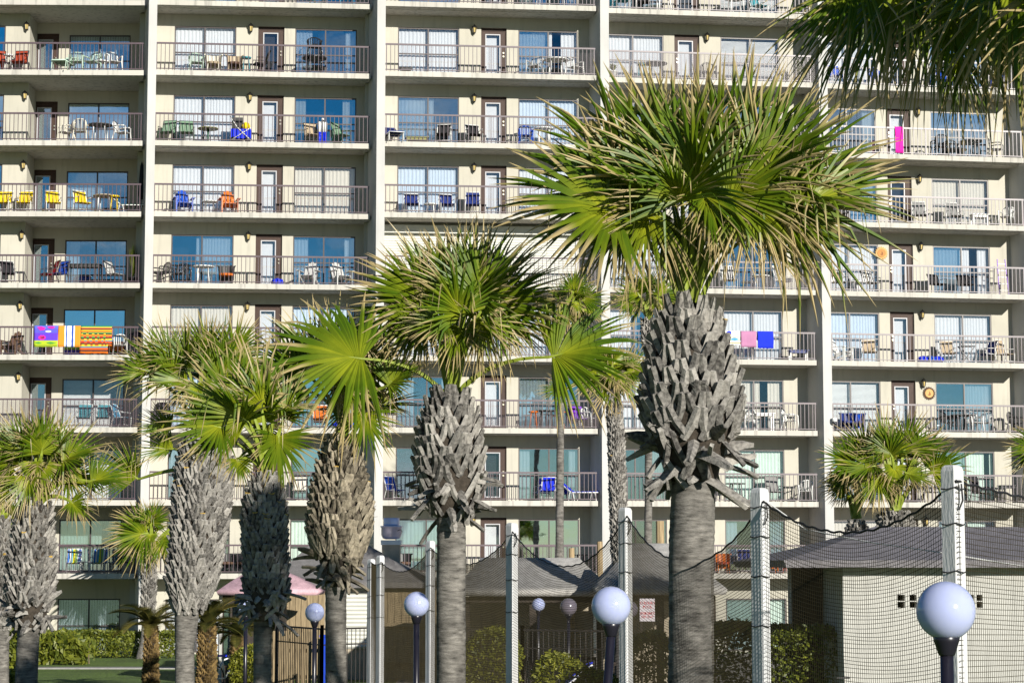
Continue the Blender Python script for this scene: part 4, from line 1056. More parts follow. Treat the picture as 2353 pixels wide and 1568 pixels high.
# pale block building at right
d = 30
X = lambda x: P(x, 1400, d).x
zq = P(2000, 1290, d).z
bb = empty('block_outbuilding', (X(2200), d+3, 0), 0, 'pale block outbuilding with grey shingle roof behind the net at right', 'outbuilding')
mb = MB(); x0w, x1w = X(1937), X(2700)
holes = [(2062, 2079), (2091, 2106), (2117, 2133), (2145, 2160), (2200, 2216), (2228, 2238), (2244, 2258)]
zh = [P(2100, y, d).z for y in (1395, 1381, 1379, 1365)]
def wallh(xa, xb):
    mb.box(xa, xb, d, d+.2, 0, zq)
p = x0w
for a, b in holes:
    mb.box(p, X(a), d, d+.2, 0, zq)
    mb.box(X(a), X(b), d, d+.2, 0, zh[0]); mb.box(X(a), X(b), d, d+.2, zh[1], zh[2]); mb.box(X(a), X(b), d, d+.2, zh[3], zq)
    p = X(b)
mb.box(p, x1w, d, d+.2, 0, zq); mb.box(x0w, x0w+.2, d+.2, d+6, 0, zq)
mk('wall', mb, BLOCK, bb, False, True)
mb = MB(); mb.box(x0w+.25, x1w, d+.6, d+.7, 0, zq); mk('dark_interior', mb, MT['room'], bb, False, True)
mb = MB(); mb.box(X(1862), x0w-.004, d+1.9, d+2.05, 0, zq); mk('recessed_wall', mb, DARKW, bb, False, True)  # shade under the roof overhang put into this wall's dark colour
mb = MB(); hip_roof(mb, X(1795), X(2760), d-.35, d+6.5, P(2000,1286,d).z, P(2010,1209,d+3).x, P(2700,1209,d+3).x, P(2000,1209,d+3).z, skirt=.1); mk('roof', mb, SH_R, bb, False, True)
mb = MB(); mb.box(x0w-.1, X(1950), d-.01, d, 1.78, 1.80); mk('latch_bar', mb, MT['black'], bb, False, True)

# ------------------------------------------------------------------ sign
d = 45
sg = empty('pool_sign', (P(1487, 1400, d).x, d, 0), 0, 'white sign with red lettering on the pool fence', 'sign')
X = lambda x: P(x, 1400, d).x
Z = lambda y: P(1487, y, d).z
mb = MB(); mb.box(X(1470), X(1504.5), d, d+.02, Z(1426), Z(1374)); mk('board', mb, mat('sign_white', (.82,.74,.78), .5, .05), sg, False, True)
mb = MB(); mb.box(X(1471), X(1476), d+.02, d+.06, 0, Z(1380)); mb.box(X(1499), X(1503), d+.02, d+.06, 0, Z(1380)); mk('post', mb, DARKW, sg, False, True)
RED = mat('sign_red', (.62, .03, .05), .5, .05)
for txt, y, sz in (("CHILDREN'S", 1387, 8.2), ("POOL", 1396, 8.5), ("EMERGENCY", 1410.5, 7.6), ("EXIT ONLY", 1418.5, 7.6)):
    cu = bpy.data.curves.new('lettering', 'FONT'); cu.body = txt; cu.align_x = 'CENTER'; cu.size = M(sz, d)*1.05; cu.extrude = .002
    cu.materials.append(RED); tmp = bpy.data.objects.new('lettering_curve', cu); C.objects.link(tmp); bpy.context.view_layer.update()
    me = bpy.data.meshes.new_from_object(tmp.evaluated_get(bpy.context.evaluated_depsgraph_get())); bpy.data.objects.remove(tmp); o = bpy.data.objects.new('lettering', me); C.objects.link(o); o.parent = sg
    wmax = M(28, d); 
    o.location = Vector((X(1487.5), d-.004, Z(y))) - Vector(sg.location); o.rotation_euler = (PI/2, 0, 0)
    o.scale = (.72 if len(txt) > 5 else .9, 1, 1)

# ------------------------------------------------------------------ fences
IRON = mat('fence_iron', (.03, .026, .024), .5, .2)
def iron_fence(lab, pts, h, step=.13):
    c = (Vector(pts[0]) + Vector(pts[-1]))/2
    r = empty('iron_fence', (c.x, c.y, 0), 0, lab, 'fence', 'dark iron pool fences')
    for a, b in zip(pts[:-1], pts[1:]):
        a, b = Vector((*a[:2], 0)), Vector((*b[:2], 0)); u = (b-a); n = int(u.length/step)
        mb = MB(); mb.bar(a+Vector((0,0,h)), b+Vector((0,0,h)), .05, .04); mb.bar(a+Vector((0,0,h*.78)), b+Vector((0,0,h*.78)), .03, .03); mb.bar(a+Vector((0,0,.12)), b+Vector((0,0,.12)), .03, .03); mk('rail', mb, IRON, r, False, True)
        mb = MB()
        for i in range(n+1): q = a + u*(i/n); mb.bar(q+Vector((0,0,.12)), q+Vector((0,0,h)), .018, .018)
        mk('bars', mb, IRON, r, False, True)
        for q in (a, b):
            mb = MB(); mb.box(q.x-.04, q.x+.04, q.y-.04, q.y+.04, 0, h+.1); mk('post', mb, IRON, r, False, True)
def gp(x, d): v = P(x, 1450, d); return (v.x, v.y)
iron_fence('dark iron fence with a lamp post before it beside the shutter hut', [gp(636, 57), gp(740, 54), gp(846, 55)], P(740, 1444, 54).z)
iron_fence('dark iron fence running behind the bushes and net', [gp(1070, 50), gp(1200, 50), gp(1420, 49)], P(1200, 1446, 50).z)
# wooden slat fence behind the slim trunk
wf = empty('slat_fence', (P(670, 1450, 59).x, 59, 0), 0, 'weathered wooden slat fence left of the iron fence', 'fence')
mb = MB(); x = P(602, 1450, 59).x; x1 = P(742, 1450, 59).x
while x < x1: mb.box(x, x+.13, 59, 59.03, .1, P(670, 1449, 59).z + random.uniform(-.02,.02)); x += .15
mk('slats', mb, PLANK, wf, False, True)
mb = MB(); mb.box(P(602,1450,59).x, x1, 59.03, 59.08, .3, .4); mb.box(P(602,1450,59).x, x1, 59.03, 59.08, 1.0, 1.1); mk('rail', mb, PLANK, wf, False, True)
mb = MB(); c = P(752, 1480, 58.5); mb.box(-.18,.18,-.15,.15,0,P(752,1462,58.5).z); mb.box(-.2,.2,-.17,.17,P(752,1462,58.5).z,P(752,1457,58.5).z)
o = mk('blue_bin', mb, M2('bin_blue', (.01,.05,.45), rough=.4)); o.location = (c.x, 58.5, 0); tag(o, 'tall blue bin behind the iron fence by the lamp post', 'bin')

# ------------------------------------------------------------------ hedges, shrubs
def hedge_mat(name, a, b_):
    m, t, b = newmat(name); n = t.nodes; lk = t.links.new
    uv = n.new('ShaderNodeUVMap'); sp = n.new('ShaderNodeSeparateXYZ'); lk(uv.outputs[0], sp.inputs[0])
    mx = n.new('ShaderNodeMixRGB'); mx.inputs[1].default_value = (*a, 1); mx.inputs[2].default_value = (*b_, 1); lk(sp.outputs[1], mx.inputs[0]); lk(mx.outputs[0], b.inputs['Base Color'])
    b.inputs['Roughness'].default_value = .5
    tr = n.new('ShaderNodeBsdfTranslucent'); lk(mx.outputs[0], tr.inputs[0]); ms = n.new('ShaderNodeMixShader'); ms.inputs[0].default_value = .25
    o = n['Material Output']; lk(b.outputs[0], ms.inputs[1]); lk(tr.outputs[0], ms.inputs[2]); lk(ms.outputs[0], o.inputs[0]); return m
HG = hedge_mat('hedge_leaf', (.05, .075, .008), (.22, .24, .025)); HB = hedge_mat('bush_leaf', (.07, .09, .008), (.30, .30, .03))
STEM = mat('shrub_stem', (.16, .12, .08), .9, .3)
def leaves(n, boxf, size, seed, bumps=None):
    r = np.random.RandomState(seed); mb_v, mb_f, mb_uv = [], [], []
    for i in range(n):
        p = boxf(r); a = r.normal(size=3); a /= np.linalg.norm(a); b = np.cross(a, r.normal(size=3)); b /= np.linalg.norm(b)
        l = size*r.uniform(.6, 1.4); w = l*.45; v = r.rand()
        q = len(mb_v)
        mb_v += [p - a*l*.5, p + b*w*.5, p + a*l*.5, p - b*w*.5]; mb_f.append((q, q+1, q+2, q+3)); mb_uv.append([(0, v)]*4)
    return mb_v, mb_f, mb_uv
def bush(name, lab, cat, x0, x1, ytop, d, depth, n, size, m, seed, lump=.18, zbot=0.05, group=None):
    a, b = P(x0, 1450, d), P(x1, 1450, d); zt = P((x0+x1)/2, ytop, d).z
    root = empty(name, ((a.x+b.x)/2, d+depth/2, 0), 0, lab, cat, group)
    ph = np.random.RandomState(seed+1).uniform(0, 6, 6); w_ = b.x - a.x
    def bf(r):
        u, v = r.rand(), r.rand(); x = a.x + u*w_
        top = zt*(1 - lump*(.5 + .5*math.sin(x*2.1 + ph[0])*math.sin(x*.9 + ph[1]))) - lump*.6*zt*abs(2*u-1)**4
        k = r.rand()
        if k < .5: y, z = d + depth*.12*r.rand() + .15*math.sin(x*3 + ph[2]), zbot + (top - zbot)*r.rand()**.8
        elif k < .85: y, z = d + depth*v, top - abs(r.normal(0, .07))
        else: y, z = d + depth*v, zbot + (top - zbot)*r.rand()
        return np.array((x + r.normal(0, .03), y, z + r.normal(0, .03)))
    v, f, uv = leaves(n, bf, size, seed)
    mb = MB(); mb.v = [Vector(p) for p in v]; mb.f = [list(q) for q in f]; mb.uv = uv; mb.m = [0]*len(f)
    mk('foliage', mb, m, root, False, True)
    mb = MB(); r = random.Random(seed)
    for i in range(max(5, int(w_*3))):
        x = a.x + r.random()*w_; y = d + depth*r.uniform(.2, .7); h = zt*r.uniform(.4, .75)
        mb.tube([(x, y, 0), (x + r.uniform(-.15,.15), y - .1, h*.6), (x + r.uniform(-.35,.35), y - depth*.2, h)], [.022, .014, .006], 4)
    mk('stems', mb, STEM, root, False, True)
    return root
bush('clipped_hedge', 'long clipped hedge under the ground floor window at left', 'hedge', 112, 322, 1448, 79.5, 1.2, 5200, .13, HG, 1, .08)
bush('clipped_hedge', 'short clipped hedge right of the slim palm trunk', 'hedge', 362, 412, 1449, 79.2, 1.2, 1500, .13, HG, 2, .08)
bush('leafy_shrub', 'big leaved dark shrub right of the left edge palm trunk', 'shrub', 60, 195, 1452, 74, 2.0, 1500, .30, HG, 3, .4)
bush('leafy_shrub', 'tall dark climbing shrub behind the left edge trunks', 'shrub', -40, 62, 1350, 70, 2.5, 2600, .28, HG, 4, .3)
bush('bushy_shrub', 'dense green bush behind the net right of middle palm trunk', 'shrub', 1062, 1196, 1446, 44.5, 1.6, 5200, .085, HB, 5, .25)
bush('bushy_shrub', 'broad olive bush below the blue lounge chair behind the net', 'shrub', 1225, 1445, 1490, 35, 1.6, 6500, .08, HB, 6, .35)
bush('bushy_shrub', 'rounded bush under the red lettered sign', 'shrub', 1438, 1545, 1448, 38, 1.6, 4000, .085, HB, 7, .25)
bush('clipped_hedge', 'olive hedge with bare lower stems right of the largest palm trunk', 'hedge', 1628, 1862, 1420, 33, 1.6, 9000, .075, HB, 8, .08, zbot=.75)
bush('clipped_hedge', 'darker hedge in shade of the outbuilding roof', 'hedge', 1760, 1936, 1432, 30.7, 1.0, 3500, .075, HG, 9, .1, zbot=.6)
bush('low_shrub', 'low bright weed clump at the bottom left corner', 'shrub', -10, 66, 1540, 62, 1.2, 900, .16, HB, 10, .4)
bush('bushy_shrub', 'small bush between the cycads and slim trunk', 'shrub', 528, 590, 1462, 56, 1.2, 1800, .1, HB, 12, .3)

# ------------------------------------------------------------------ cycads
CYC = hedge_mat('cycad_leaf', (.045, .055, .012), (.17, .14, .03)); CTR = boot_mat('cycad_trunk', (.035, .022, .01), (.24, .16, .06), (.4, .3, .1))
def cycad(lab, x, ycrown, d, wpx, n=22, Lp=105):
    c = P(x, ycrown, d); root = empty('cycad', (c.x, d, 0), 0, lab, 'cycad', 'sago cycads along the lawn'); r = M(wpx/2, d); L_ = M(Lp, d)
    mb = MB(); trunk_mesh(mb, [Vector((c.x, d, 0)), Vector((c.x, d, c.z))], [r*1.05, r*.85], 12, .06, .1); mk('core', mb, FIB, root, False, True)
    mb = MB(); boots_mesh(mb, [Vector((c.x, d, .05)), Vector((c.x, d, c.z))], [r, r*.8], 190, .13, .09, flare=(.8, 1.1), thick=.5); mk('trunk', mb, CTR, root, False, True)
    for i in range(n):
        a = i*2.39996; el = math.radians(R3.uniform(15, 70)); mb = MB()
        l = L_*R3.uniform(.8, 1.1); hv = np.array((math.cos(a), math.sin(a), 0)); p = np.array(c); prev = None; pts = []
        for j in range(13):
            t = j/12; e = el - t*1.25
            pts.append(p.copy()); p = p + (hv*math.cos(e) + np.array((0,0,1))*math.sin(e))*l/12
        sd = np.array((-hv[1], hv[0], 0)); v = R3.rand(); mb.cuv = (0, v)
        for j in range(1, 12):
            for q in (0, .33, .66):
                b0 = pts[j]*(1-q) + pts[min(j+1, 12)]*q; fw = nv(pts[j] - pts[j-1]); ll = l*.26*math.sin(PI*min(1, (j+q)/12*.93 + .07))**.7
                for sg_ in (-1, 1):
                    tp = b0 + sd*sg_*ll*.85 + fw*ll*.45 + np.array((0,0,ll*.25)); w_ = fw*.013*d/50*1.6
                    mb.cuv = (0, min(1, max(0, v + R3.normal(0, .2)))); mb.add([b0 - w_, b0 + w_, tp], [(0,1,2)])
        mb.tube([Vector(q) for q in pts], [.02, *[.012]*11, .004], 4, False)
        mk('frond', mb, CYC, root, False, True)
cycad('cycad in front of the slim small palm trunk', 348, 1440, 58, 28)
cycad('largest cycad with golden lit trunk before the thick booted palm', 476, 1442, 53, 38, 24, 125)
cycad('cycad between golden trunked cycad and ragged booted palm', 546, 1462, 57, 26, 18, 100)
cycad('low cycad fronds right of the slim ragged palm trunk', 640, 1478, 61, 16, 14, 55)
# ------------------------------------------------------------------ balcony furniture
BAYN = ['leftmost', 'second', 'middle', 'fourth', 'rightmost']
ROWN = {0: 'topmost', 1: 'second', 2: 'third', 3: 'fourth', 4: 'fifth', 5: 'sixth', 6: 'seventh', 7: 'eighth', 8: 'lowest'}
COL = dict(white=(.78,.78,.75), cream=(.66,.62,.52), tan=(.42,.33,.22), brown=(.12,.07,.045), black=(.02,.02,.022), grey=(.22,.22,.21), charcoal=(.06,.06,.058), green=(.17,.27,.18), darkgreen=(.03,.10,.06), mint=(.5,.64,.52), yellow=(.80,.56,.01), orange=(.62,.15,.02), rust=(.35,.05,.02), red=(.62,.02,.03), blue=(.01,.07,.45), royal=(.01,.03,.62), navy=(.015,.03,.16), teal=(.05,.25,.30), sky=(.1,.35,.55), mauve=(.45,.20,.34), magenta=(.7,.02,.35), purple=(.16,.03,.42), lime=(.42,.55,.02), grey_light=(.5,.5,.48), olive=(.2,.19,.06))
def cm(c, fabric=False):
    n = ('fabric_' if fabric else 'plastic_') + c
    return M2(n, COL[c], rough=.85 if fabric else .4, var=.08)
def stripe_mat(name, cols, axis=0, scale=1.0, rep=1):
    """stripes along u (axis 0) or v (axis 1) of the cloth"""
    if name in MT: return MT[name]
    m, t, b = newmat(name); n = t.nodes; lk = t.links.new
    uv = n.new('ShaderNodeUVMap'); sp = n.new('ShaderNodeSeparateXYZ'); lk(uv.outputs[0], sp.inputs[0])
    mo = n.new('ShaderNodeMath'); mo.operation = 'MULTIPLY'; mo.inputs[1].default_value = rep; lk(sp.outputs[axis], mo.inputs[0])
    fr = n.new('ShaderNodeMath'); fr.operation = 'FRACT'; lk(mo.outputs[0], fr.inputs[0])
    r = n.new('ShaderNodeValToRGB'); r.color_ramp.interpolation = 'CONSTANT'; e = r.color_ramp.elements
    while len(e) < len(cols): e.new(.5)
    for i, c in enumerate(cols): e[i].position = c[0]; e[i].color = (*c[1], 1)
    lk(fr.outputs[0], r.inputs[0]); lk(r.outputs[0], b.inputs['Base Color']); b.inputs['Roughness'].default_value = .9
    MT[name] = m; return m
CACHE = {}
def kit(kind, key, builder):
    """parts of a piece of furniture: [(name, mesh, parent part or None)], made once for each look"""
    k = (kind, key)
    if k not in CACHE:
        CACHE[k] = builder()
    return CACHE[k]
def place(kind, key, builder, name, loc, rz, sc=1.0):
    root = empty(name, loc, rz)
    root.scale = (sc, sc, sc)
    first = k = (kind, key)
    if k not in CACHE:
        CACHE[k] = [mk(n, mb, m, root, sm) for n, mb, m, sm in builder()]
    else:
        for o in CACHE[k]:
            c = o.copy(); C.objects.link(c); c.parent = root
    return root
def P_(n, mb, m, sm=False): return (n, mb, m, sm)
def plate(mb, x0, x1, y0, y1, z0, z1, curve=.0, n=4, th=.018, axis='y'):
    """thin curved panel running from (y0,z0) to (y1,z1)"""
    for i in range(n):
        t0, t1 = i/n, (i+1)/n
        def q(t): return y0+(y1-y0)*t + curve*math.sin(PI*t)*.6, z0+(z1-z0)*t - curve*math.sin(PI*t)
        a, b = q(t0), q(t1)
        mb.add([(x0,a[0],a[1]),(x1,a[0],a[1]),(x1,b[0],b[1]),(x0,b[0],b[1]),(x0,a[0]+th*.5,a[1]-th),(x1,a[0]+th*.5,a[1]-th),(x1,b[0]+th,b[1]-th*.4),(x0,b[0]+th,b[1]-th*.4)],
               [(0,1,2,3),(7,6,5,4),(0,4,5,1),(3,2,6,7),(0,3,7,4),(1,5,6,2)])
def b_sling(fr, fa, slat=False, hi=.92):
    def f():
        out = []
        mb = MB()
        for s in (-1, 1):
            x = s*.28
            mb.tube([(x,-.25,0),(x,-.27,.40),(x,-.24,.60),(x,.10,.62),(x,.2,.60)], .016, 5)
            mb.tube([(x,.30,0),(x,.16,.42),(x*.93,.22,.6),(x*.93,.34,hi)], .016, 5)
            mb.tube([(x,-.26,.40),(x,.16,.38)], .014, 5)
        mb.tube([(-.26,.34,hi),(.26,.34,hi)], .016, 5); mb.tube([(-.28,-.25,.12),(.28,-.25,.12)], .010, 4)
        out.append(P_('frame', mb, cm(fr), True))
        mt = cm(fa, True) if isinstance(fa, str) else fa
        mb = MB()
        if slat:
            for i in range(5): mb.box(-.26,.26,-.24+i*.085,-.17+i*.085,.39,.415)
        else:
            mb.cuv = (.5,.5); plate(mb, -.255,.255,-.27,.17,.41,.39,.03)
            for fuv in range(len(mb.f)): mb.uv[fuv] = [((mb.v[i].x+.26)/.52, mb.v[i].y) for i in mb.f[fuv]]
        out.append(P_('seat', mb, mt))
        mb = MB()
        if slat:
            for i in range(4): mb.box(-.25+i*.13, -.13+i*.13, .2, .22, .46, .86) if False else plate(mb, -.25+i*.127, -.135+i*.127, .18, .32, .46, .88)
        else:
            plate(mb, -.25,.25,.17,.335,.42,hi,.0)
            for fuv in range(len(mb.f)): mb.uv[fuv] = [((mb.v[i].x+.26)/.52, mb.v[i].z) for i in mb.f[fuv]]
        out.append(P_('backrest', mb, mt))
        return out
    return f
def b_resin(c):
    def f():
        m = cm(c); out = []
        mb = MB(); plate(mb, -.23,.23,-.24,.20,.43,.41,.02); out.append(P_('seat', mb, m))
        mb = MB()
        for i in range(7):
            a = -1+i/3; x = .2*a; top = .80+.06*math.cos(a*1.3)
            mb.tube([(x,.2,.41),(x*1.06,.235,.6),(x*1.1,.275,top)], .017, 4)
        mb.tube([(-.25,.22,.5),(-.25,.265,.74),(-.13,.285,.845),(0,.29,.865),(.13,.285,.845),(.25,.265,.74),(.25,.22,.5)], .022, 5)
        out.append(P_('backrest', mb, m, True))
        for s in (-1, 1):
            mb = MB(); mb.tube([(s*.26,.24,.63),(s*.28,0,.655),(s*.275,-.2,.645),(s*.26,-.25,.60)], .026, 5); out.append(P_('armrest', mb, m, True))
            mb = MB(); mb.tube([(s*.26,-.24,.61),(s*.245,-.25,.4),(s*.27,-.29,0)], [.022,.026,.018], 5); out.append(P_('leg', mb, m, True))
            mb = MB(); mb.tube([(s*.24,.2,.44),(s*.25,.26,.2),(s*.27,.31,0)], [.026,.024,.018], 5); out.append(P_('leg', mb, m, True))
        return out
    return f
def b_adirondack(c):
    def f():
        m = cm(c); out = []
        mb = MB()
        for i in range(5):
            a = i-2; h = .98 - .05*a*a
            plate(mb, a*.105-.047, a*.105+.047, .12, .12+.36*h, .27, h, 0)
        mb.box(-.26,.26,.30,.33,.55,.62); mb.box(-.26,.26,.40,.43,.76,.82)
        out.append(P_('backrest', mb, m))
        mb = MB()
        for i in range(5): mb.box(-.27,.27,-.34+i*.1,-.255+i*.1,.37-.022*i,.39-.022*i)
        out.append(P_('seat', mb, m))
        for s in (-1, 1):
            mb = MB(); mb.box(s*.34-.065,s*.34+.065,-.42,.28,.55,.575); out.append(P_('armrest', mb, m))
            mb = MB(); mb.box(s*.30-.02,s*.30+.02,-.38,-.28,0,.55); out.append(P_('leg', mb, m))
            mb = MB(); mb.bar((s*.27,-.36,.34),(s*.27,.5,.04),.03,.11); out.append(P_('leg', mb, m))
        return out
    return f
def b_barrel(c, c2):
    """round backed wicker tub chair"""
    def f():
        m = cm(c); out = []
        mb = MB(); n = 12
        for i in range(n):
            a0, a1 = PI*(-.05+1.1*i/n), PI*(-.05+1.1*(i+1)/n)
            for (z0, z1, r0, r1) in ((.18,.45,.29,.30),(.45,.72,.30,.325),):
                vs = [(r0*math.cos(a0),r0*math.sin(a0)*.9,z0),(r0*math.cos(a1),r0*math.sin(a1)*.9,z0),(r1*math.cos(a1),r1*math.sin(a1)*.9,z1),(r1*math.cos(a0),r1*math.sin(a0)*.9,z1)]
                vs += [(q[0]*.93,q[1]*.93,q[2]) for q in vs]
                mb.add(vs, [(0,1,2,3),(7,6,5,4),(3,2,6,7),(0,4,5,1)])
        mb.tube([(.335*math.cos(a),.30*math.sin(a),.73) for a in np.linspace(-.1, PI+.1, 14)], .03, 5)
        out.append(P_('backrest', mb, m, False))
        mb = MB(); mb.lathe([(.0,.34),(.27,.34),(.29,.37),(.28,.43),(0,.45)], 14); out.append(P_('seat', mb, cm(c2, True), True))
        for x, y in ((-.2,-.2),(.2,-.2),(-.2,.2),(.2,.2)):
            mb = MB(); mb.tube([(x,y,.34),(x*1.15,y*1.15,0)], .022, 5); out.append(P_('leg', mb, m, True))
        return out
    return f
def b_table(c, r=.45, h=.72, leg=None, ped=False):
    def f():
        out = []; m = cm(c); lm = cm(leg or c)
        mb = MB(); mb.lathe([(r*.96,h-.04),(r,h-.03),(r,h-.008),(r*.98,h)], 20); out.append(P_('table_top', mb, m))
        if ped:
            mb = MB(); mb.lathe([(.04,.05),(.03,h*.5),(.05,h-.04)], 10); out.append(P_('pedestal', mb, lm, True))
            mb = MB(); mb.lathe([(r*.55,0),(r*.5,.03),(.06,.07)], 14); out.append(P_('base', mb, lm, True))
        else:
            for a in (PI/4, 3*PI/4, 5*PI/4, 7*PI/4):
                mb = MB(); mb.tube([(r*.62*math.cos(a),r*.62*math.sin(a),h-.04),(r*.78*math.cos(a),r*.78*math.sin(a),0)], .024, 5); out.append(P_('leg', mb, lm, True))
        return out
    return f
def b_rect(c, w=1.0, dp=.6, h=.74, leg=None, apron=.12):
    def f():
        out = []; mb = MB(); mb.box(-w/2,w/2,-dp/2,dp/2,h-.03,h); mb.box(-w/2+.05,w/2-.05,-dp/2+.04,dp/2-.04,h-apron,h-.03); out.append(P_('table_top', mb, cm(c)))
        for x in (-1,1):
            for y in (-1,1): mb = MB(); mb.box(x*(w/2-.07)-.02,x*(w/2-.07)+.02,y*(dp/2-.07)-.02,y*(dp/2-.07)+.02,0,h-apron); out.append(P_('leg', mb, cm(leg or c)))
        return out
    return f
def b_xtable(c):
    def f():
        out = []; mb = MB()
        for i in range(5): mb.box(-.3,.3,-.24+i*.1,-.155+i*.1,.68,.7)
        out.append(P_('table_top', mb, cm(c)))
        for s in (-1,1): mb = MB(); mb.bar((-.27*s,-.2*s,0),(.27*s,-.2*s,.68),.03,.03); out.append(P_('leg', mb, cm(c)))
        return out
    return f
def b_lounger(fr, fa):
    def f():
        out = []; mb = MB()
        for s in (-1,1):
            mb.tube([(-.75,s*.28,.32),(.25,s*.28,.32),(.75,s*.28,.72)], .02, 5)
            for x in (-.65,.2): mb.tube([(x-.06,s*.28,0),(x,s*.28,.32),(x+.12,s*.28,.32),(x+.18,s*.28,0)], .018, 5)
        for x in (-.75,-.2,.25): mb.tube([(x,-.28,.32),(x,.28,.32)], .016, 5)
        out.append(P_('frame', mb, cm(fr), True))
        mb = MB(); mb.box(-.74,.25,-.26,.26,.335,.36); out.append(P_('seat', mb, cm(fa, True)))
        mb = MB(); mb.bar((.25,0,.36),(.76,0,.76),.5,.025,(0,1,0)); mb2 = MB(); mb2.add([(.25,-.26,.34),(.25,.26,.34),(.76,.26,.75),(.76,-.26,.75),(.25,-.26,.365),(.25,.26,.365),(.76,.26,.775),(.76,-.26,.775)], [(0,3,2,1),(4,5,6,7),(0,1,5,4),(1,2,6,5),(2,3,7,6),(3,0,4,7)]); out.append(P_('backrest', mb2, cm(fa, True)))
        return out
    return f
def b_stool(c):
    def f():
        out = []; mb = MB(); mb.lathe([(.17,.62),(.19,.65),(.18,.68),(0,.69)], 14); out.append(P_('seat', mb, cm(c), True))
        for a in (PI/4,3*PI/4,5*PI/4,7*PI/4): mb = MB(); mb.tube([(.12*math.cos(a),.12*math.sin(a),.63),(.2*math.cos(a),.2*math.sin(a),0)], .015, 5); out.append(P_('leg', mb, cm(c), True))
        return out
    return f
def b_plant(pot, tall=.7):
    def f():
        out = []; mb = MB(); mb.lathe([(.13,0),(.18,.30),(.2,.31),(.19,.34),(.0,.33)], 14); out.append(P_('pot', mb, cm(pot), True))
        mb = MB(); r = random.Random(5)
        for i in range(60):
            a = r.random()*6.28; h = r.uniform(.2, tall); rr = r.uniform(.02,.26); mb.cuv = (0, r.random())
            p = Vector((0,0,.32)); q = Vector((rr*math.cos(a), rr*math.sin(a), .32+h)); sd = Vector((-math.sin(a), math.cos(a), 0))*.03
            mb.add([p-sd*.3, p.lerp(q,.6)-sd, q, p.lerp(q,.6)+sd], [(0,1,2,3)])
        out.append(P_('foliage', mb, HG)); return out
    return f
def b_umbrella(c):
    def f():
        out = []; mb = MB(); mb.tube([(0,0,0),(0,0,2.1)], .02, 6); out.append(P_('pole', mb, cm('grey')))
        mb = MB(); mb.lathe([(.05,.6),(.13,.75),(.1,1.3),(.07,1.9),(.02,2.05)], 9); out.append(P_('folded_canopy', mb, cm(c, True))); return out
    return f
def b_bundle(cols):
    def f():
        out = []; r = random.Random(3)
        for i, c in enumerate(cols):
            mb = MB(); x = -.3+.6*i/max(1,len(cols)-1); mb.lathe([(.0,0),(.22,.02),(.26,.12),(.2,.22),(.05,.27)], 10, (x,0,0)); out.append(P_('cloth_heap', mb, cm(c, True), True))
        return out
    return f
def b_noodles(c1, c2):
    def f():
        out = []
        for x, h, in ((-.12,.95),(.0,1.05),(.12,.9)):
            mb = MB(); mb.tube([(x,0,.5),(x,.02,h-.03),(x,.02,h)], [.055,.055,.03], 8); out.append(P_('rolled_mat', mb, cm(c1), True))
            mb = MB(); mb.tube([(x,0,0),(x,0,.5)], .058, 8); out.append(P_('rolled_mat', mb, cm(c2), True))
        return out
    return f
def b_cart():
    def f():
        out = []; mb = MB()
        plate(mb, -.32,.1,.0,.1,.3,1.05,0); out.append(P_('hood', mb, cm('charcoal', True)))
        mb = MB(); mb.box(-.34,.42,-.2,.2,.18,.55); out.append(P_('bag', mb, cm('royal', True)))
        mb = MB(); mb.tube([(-.38,-.22,1.02),(-.1,-.24,.6),(.4,-.24,.12)], .016, 5); mb.tube([(.42,-.22,.6),(-.3,-.24,.12)], .016, 5); out.append(P_('frame', mb, cm('white'), True))
        mb = MB(); mb.lathe([(0,.0),(.15,.05),(.17,.16),(.1,.27),(0,.3)], 12, (.22,0,.55)); out.append(P_('hat', mb, cm('yellow', True), True))
        for x in (-.25,.3): mb = MB(); mb.tube([(x,-.22,.12),(x,-.18,.12)], .12, 12); out.append(P_('wheel', mb, cm('black'), True))
        return out
    return f
def b_grill():
    def f():
        out = []; mb = MB(); mb.box(-.3,.3,-.22,.22,.45,.75); out.append(P_('body', mb, cm('black')))
        mb = MB(); mb.lathe([(.3,.75),(.29,.85),(.2,.95),(.0,.98)], 14); out.append(P_('lid', mb, cm('black'), True))
        for x in (-.24,.24): mb = MB(); mb.box(x-.02,x+.02,-.18,-.14,0,.45); mb.box(x-.02,x+.02,.14,.18,0,.45); out.append(P_('leg', mb, cm('charcoal')))
        return out
    return f
def b_ladder(c):
    def f():
        out = []; mb = MB(); mb.bar((-.2,0,0),(-.16,.25,1.5),.03,.03); out.append(P_('side_rail', mb, cm(c)))
        mb = MB(); mb.bar((.2,0,0),(.16,.25,1.5),.03,.03); out.append(P_('side_rail', mb, cm(c)))
        for i in range(5):
            t = .15+i*.18; mb = MB(); mb.bar((-.2+.04*t,.25*t,1.5*t),(.2-.04*t,.25*t,1.5*t),.025,.025); out.append(P_('rung', mb, cm('white')))
        return out
    return f
STRIPE = stripe_mat('striped_sling', [(0,(.02,.12,.40)),(.14,(.65,.65,.6)),(.26,(.05,.3,.5)),(.38,(.6,.55,.02)),(.55,(.15,.35,.08)),(.68,(.65,.65,.6)),(.8,(.02,.12,.40))])
STRIPEBW = stripe_mat('black_white_sling', [(0,(.02,.02,.02)),(.5,(.7,.7,.68))], rep=6)
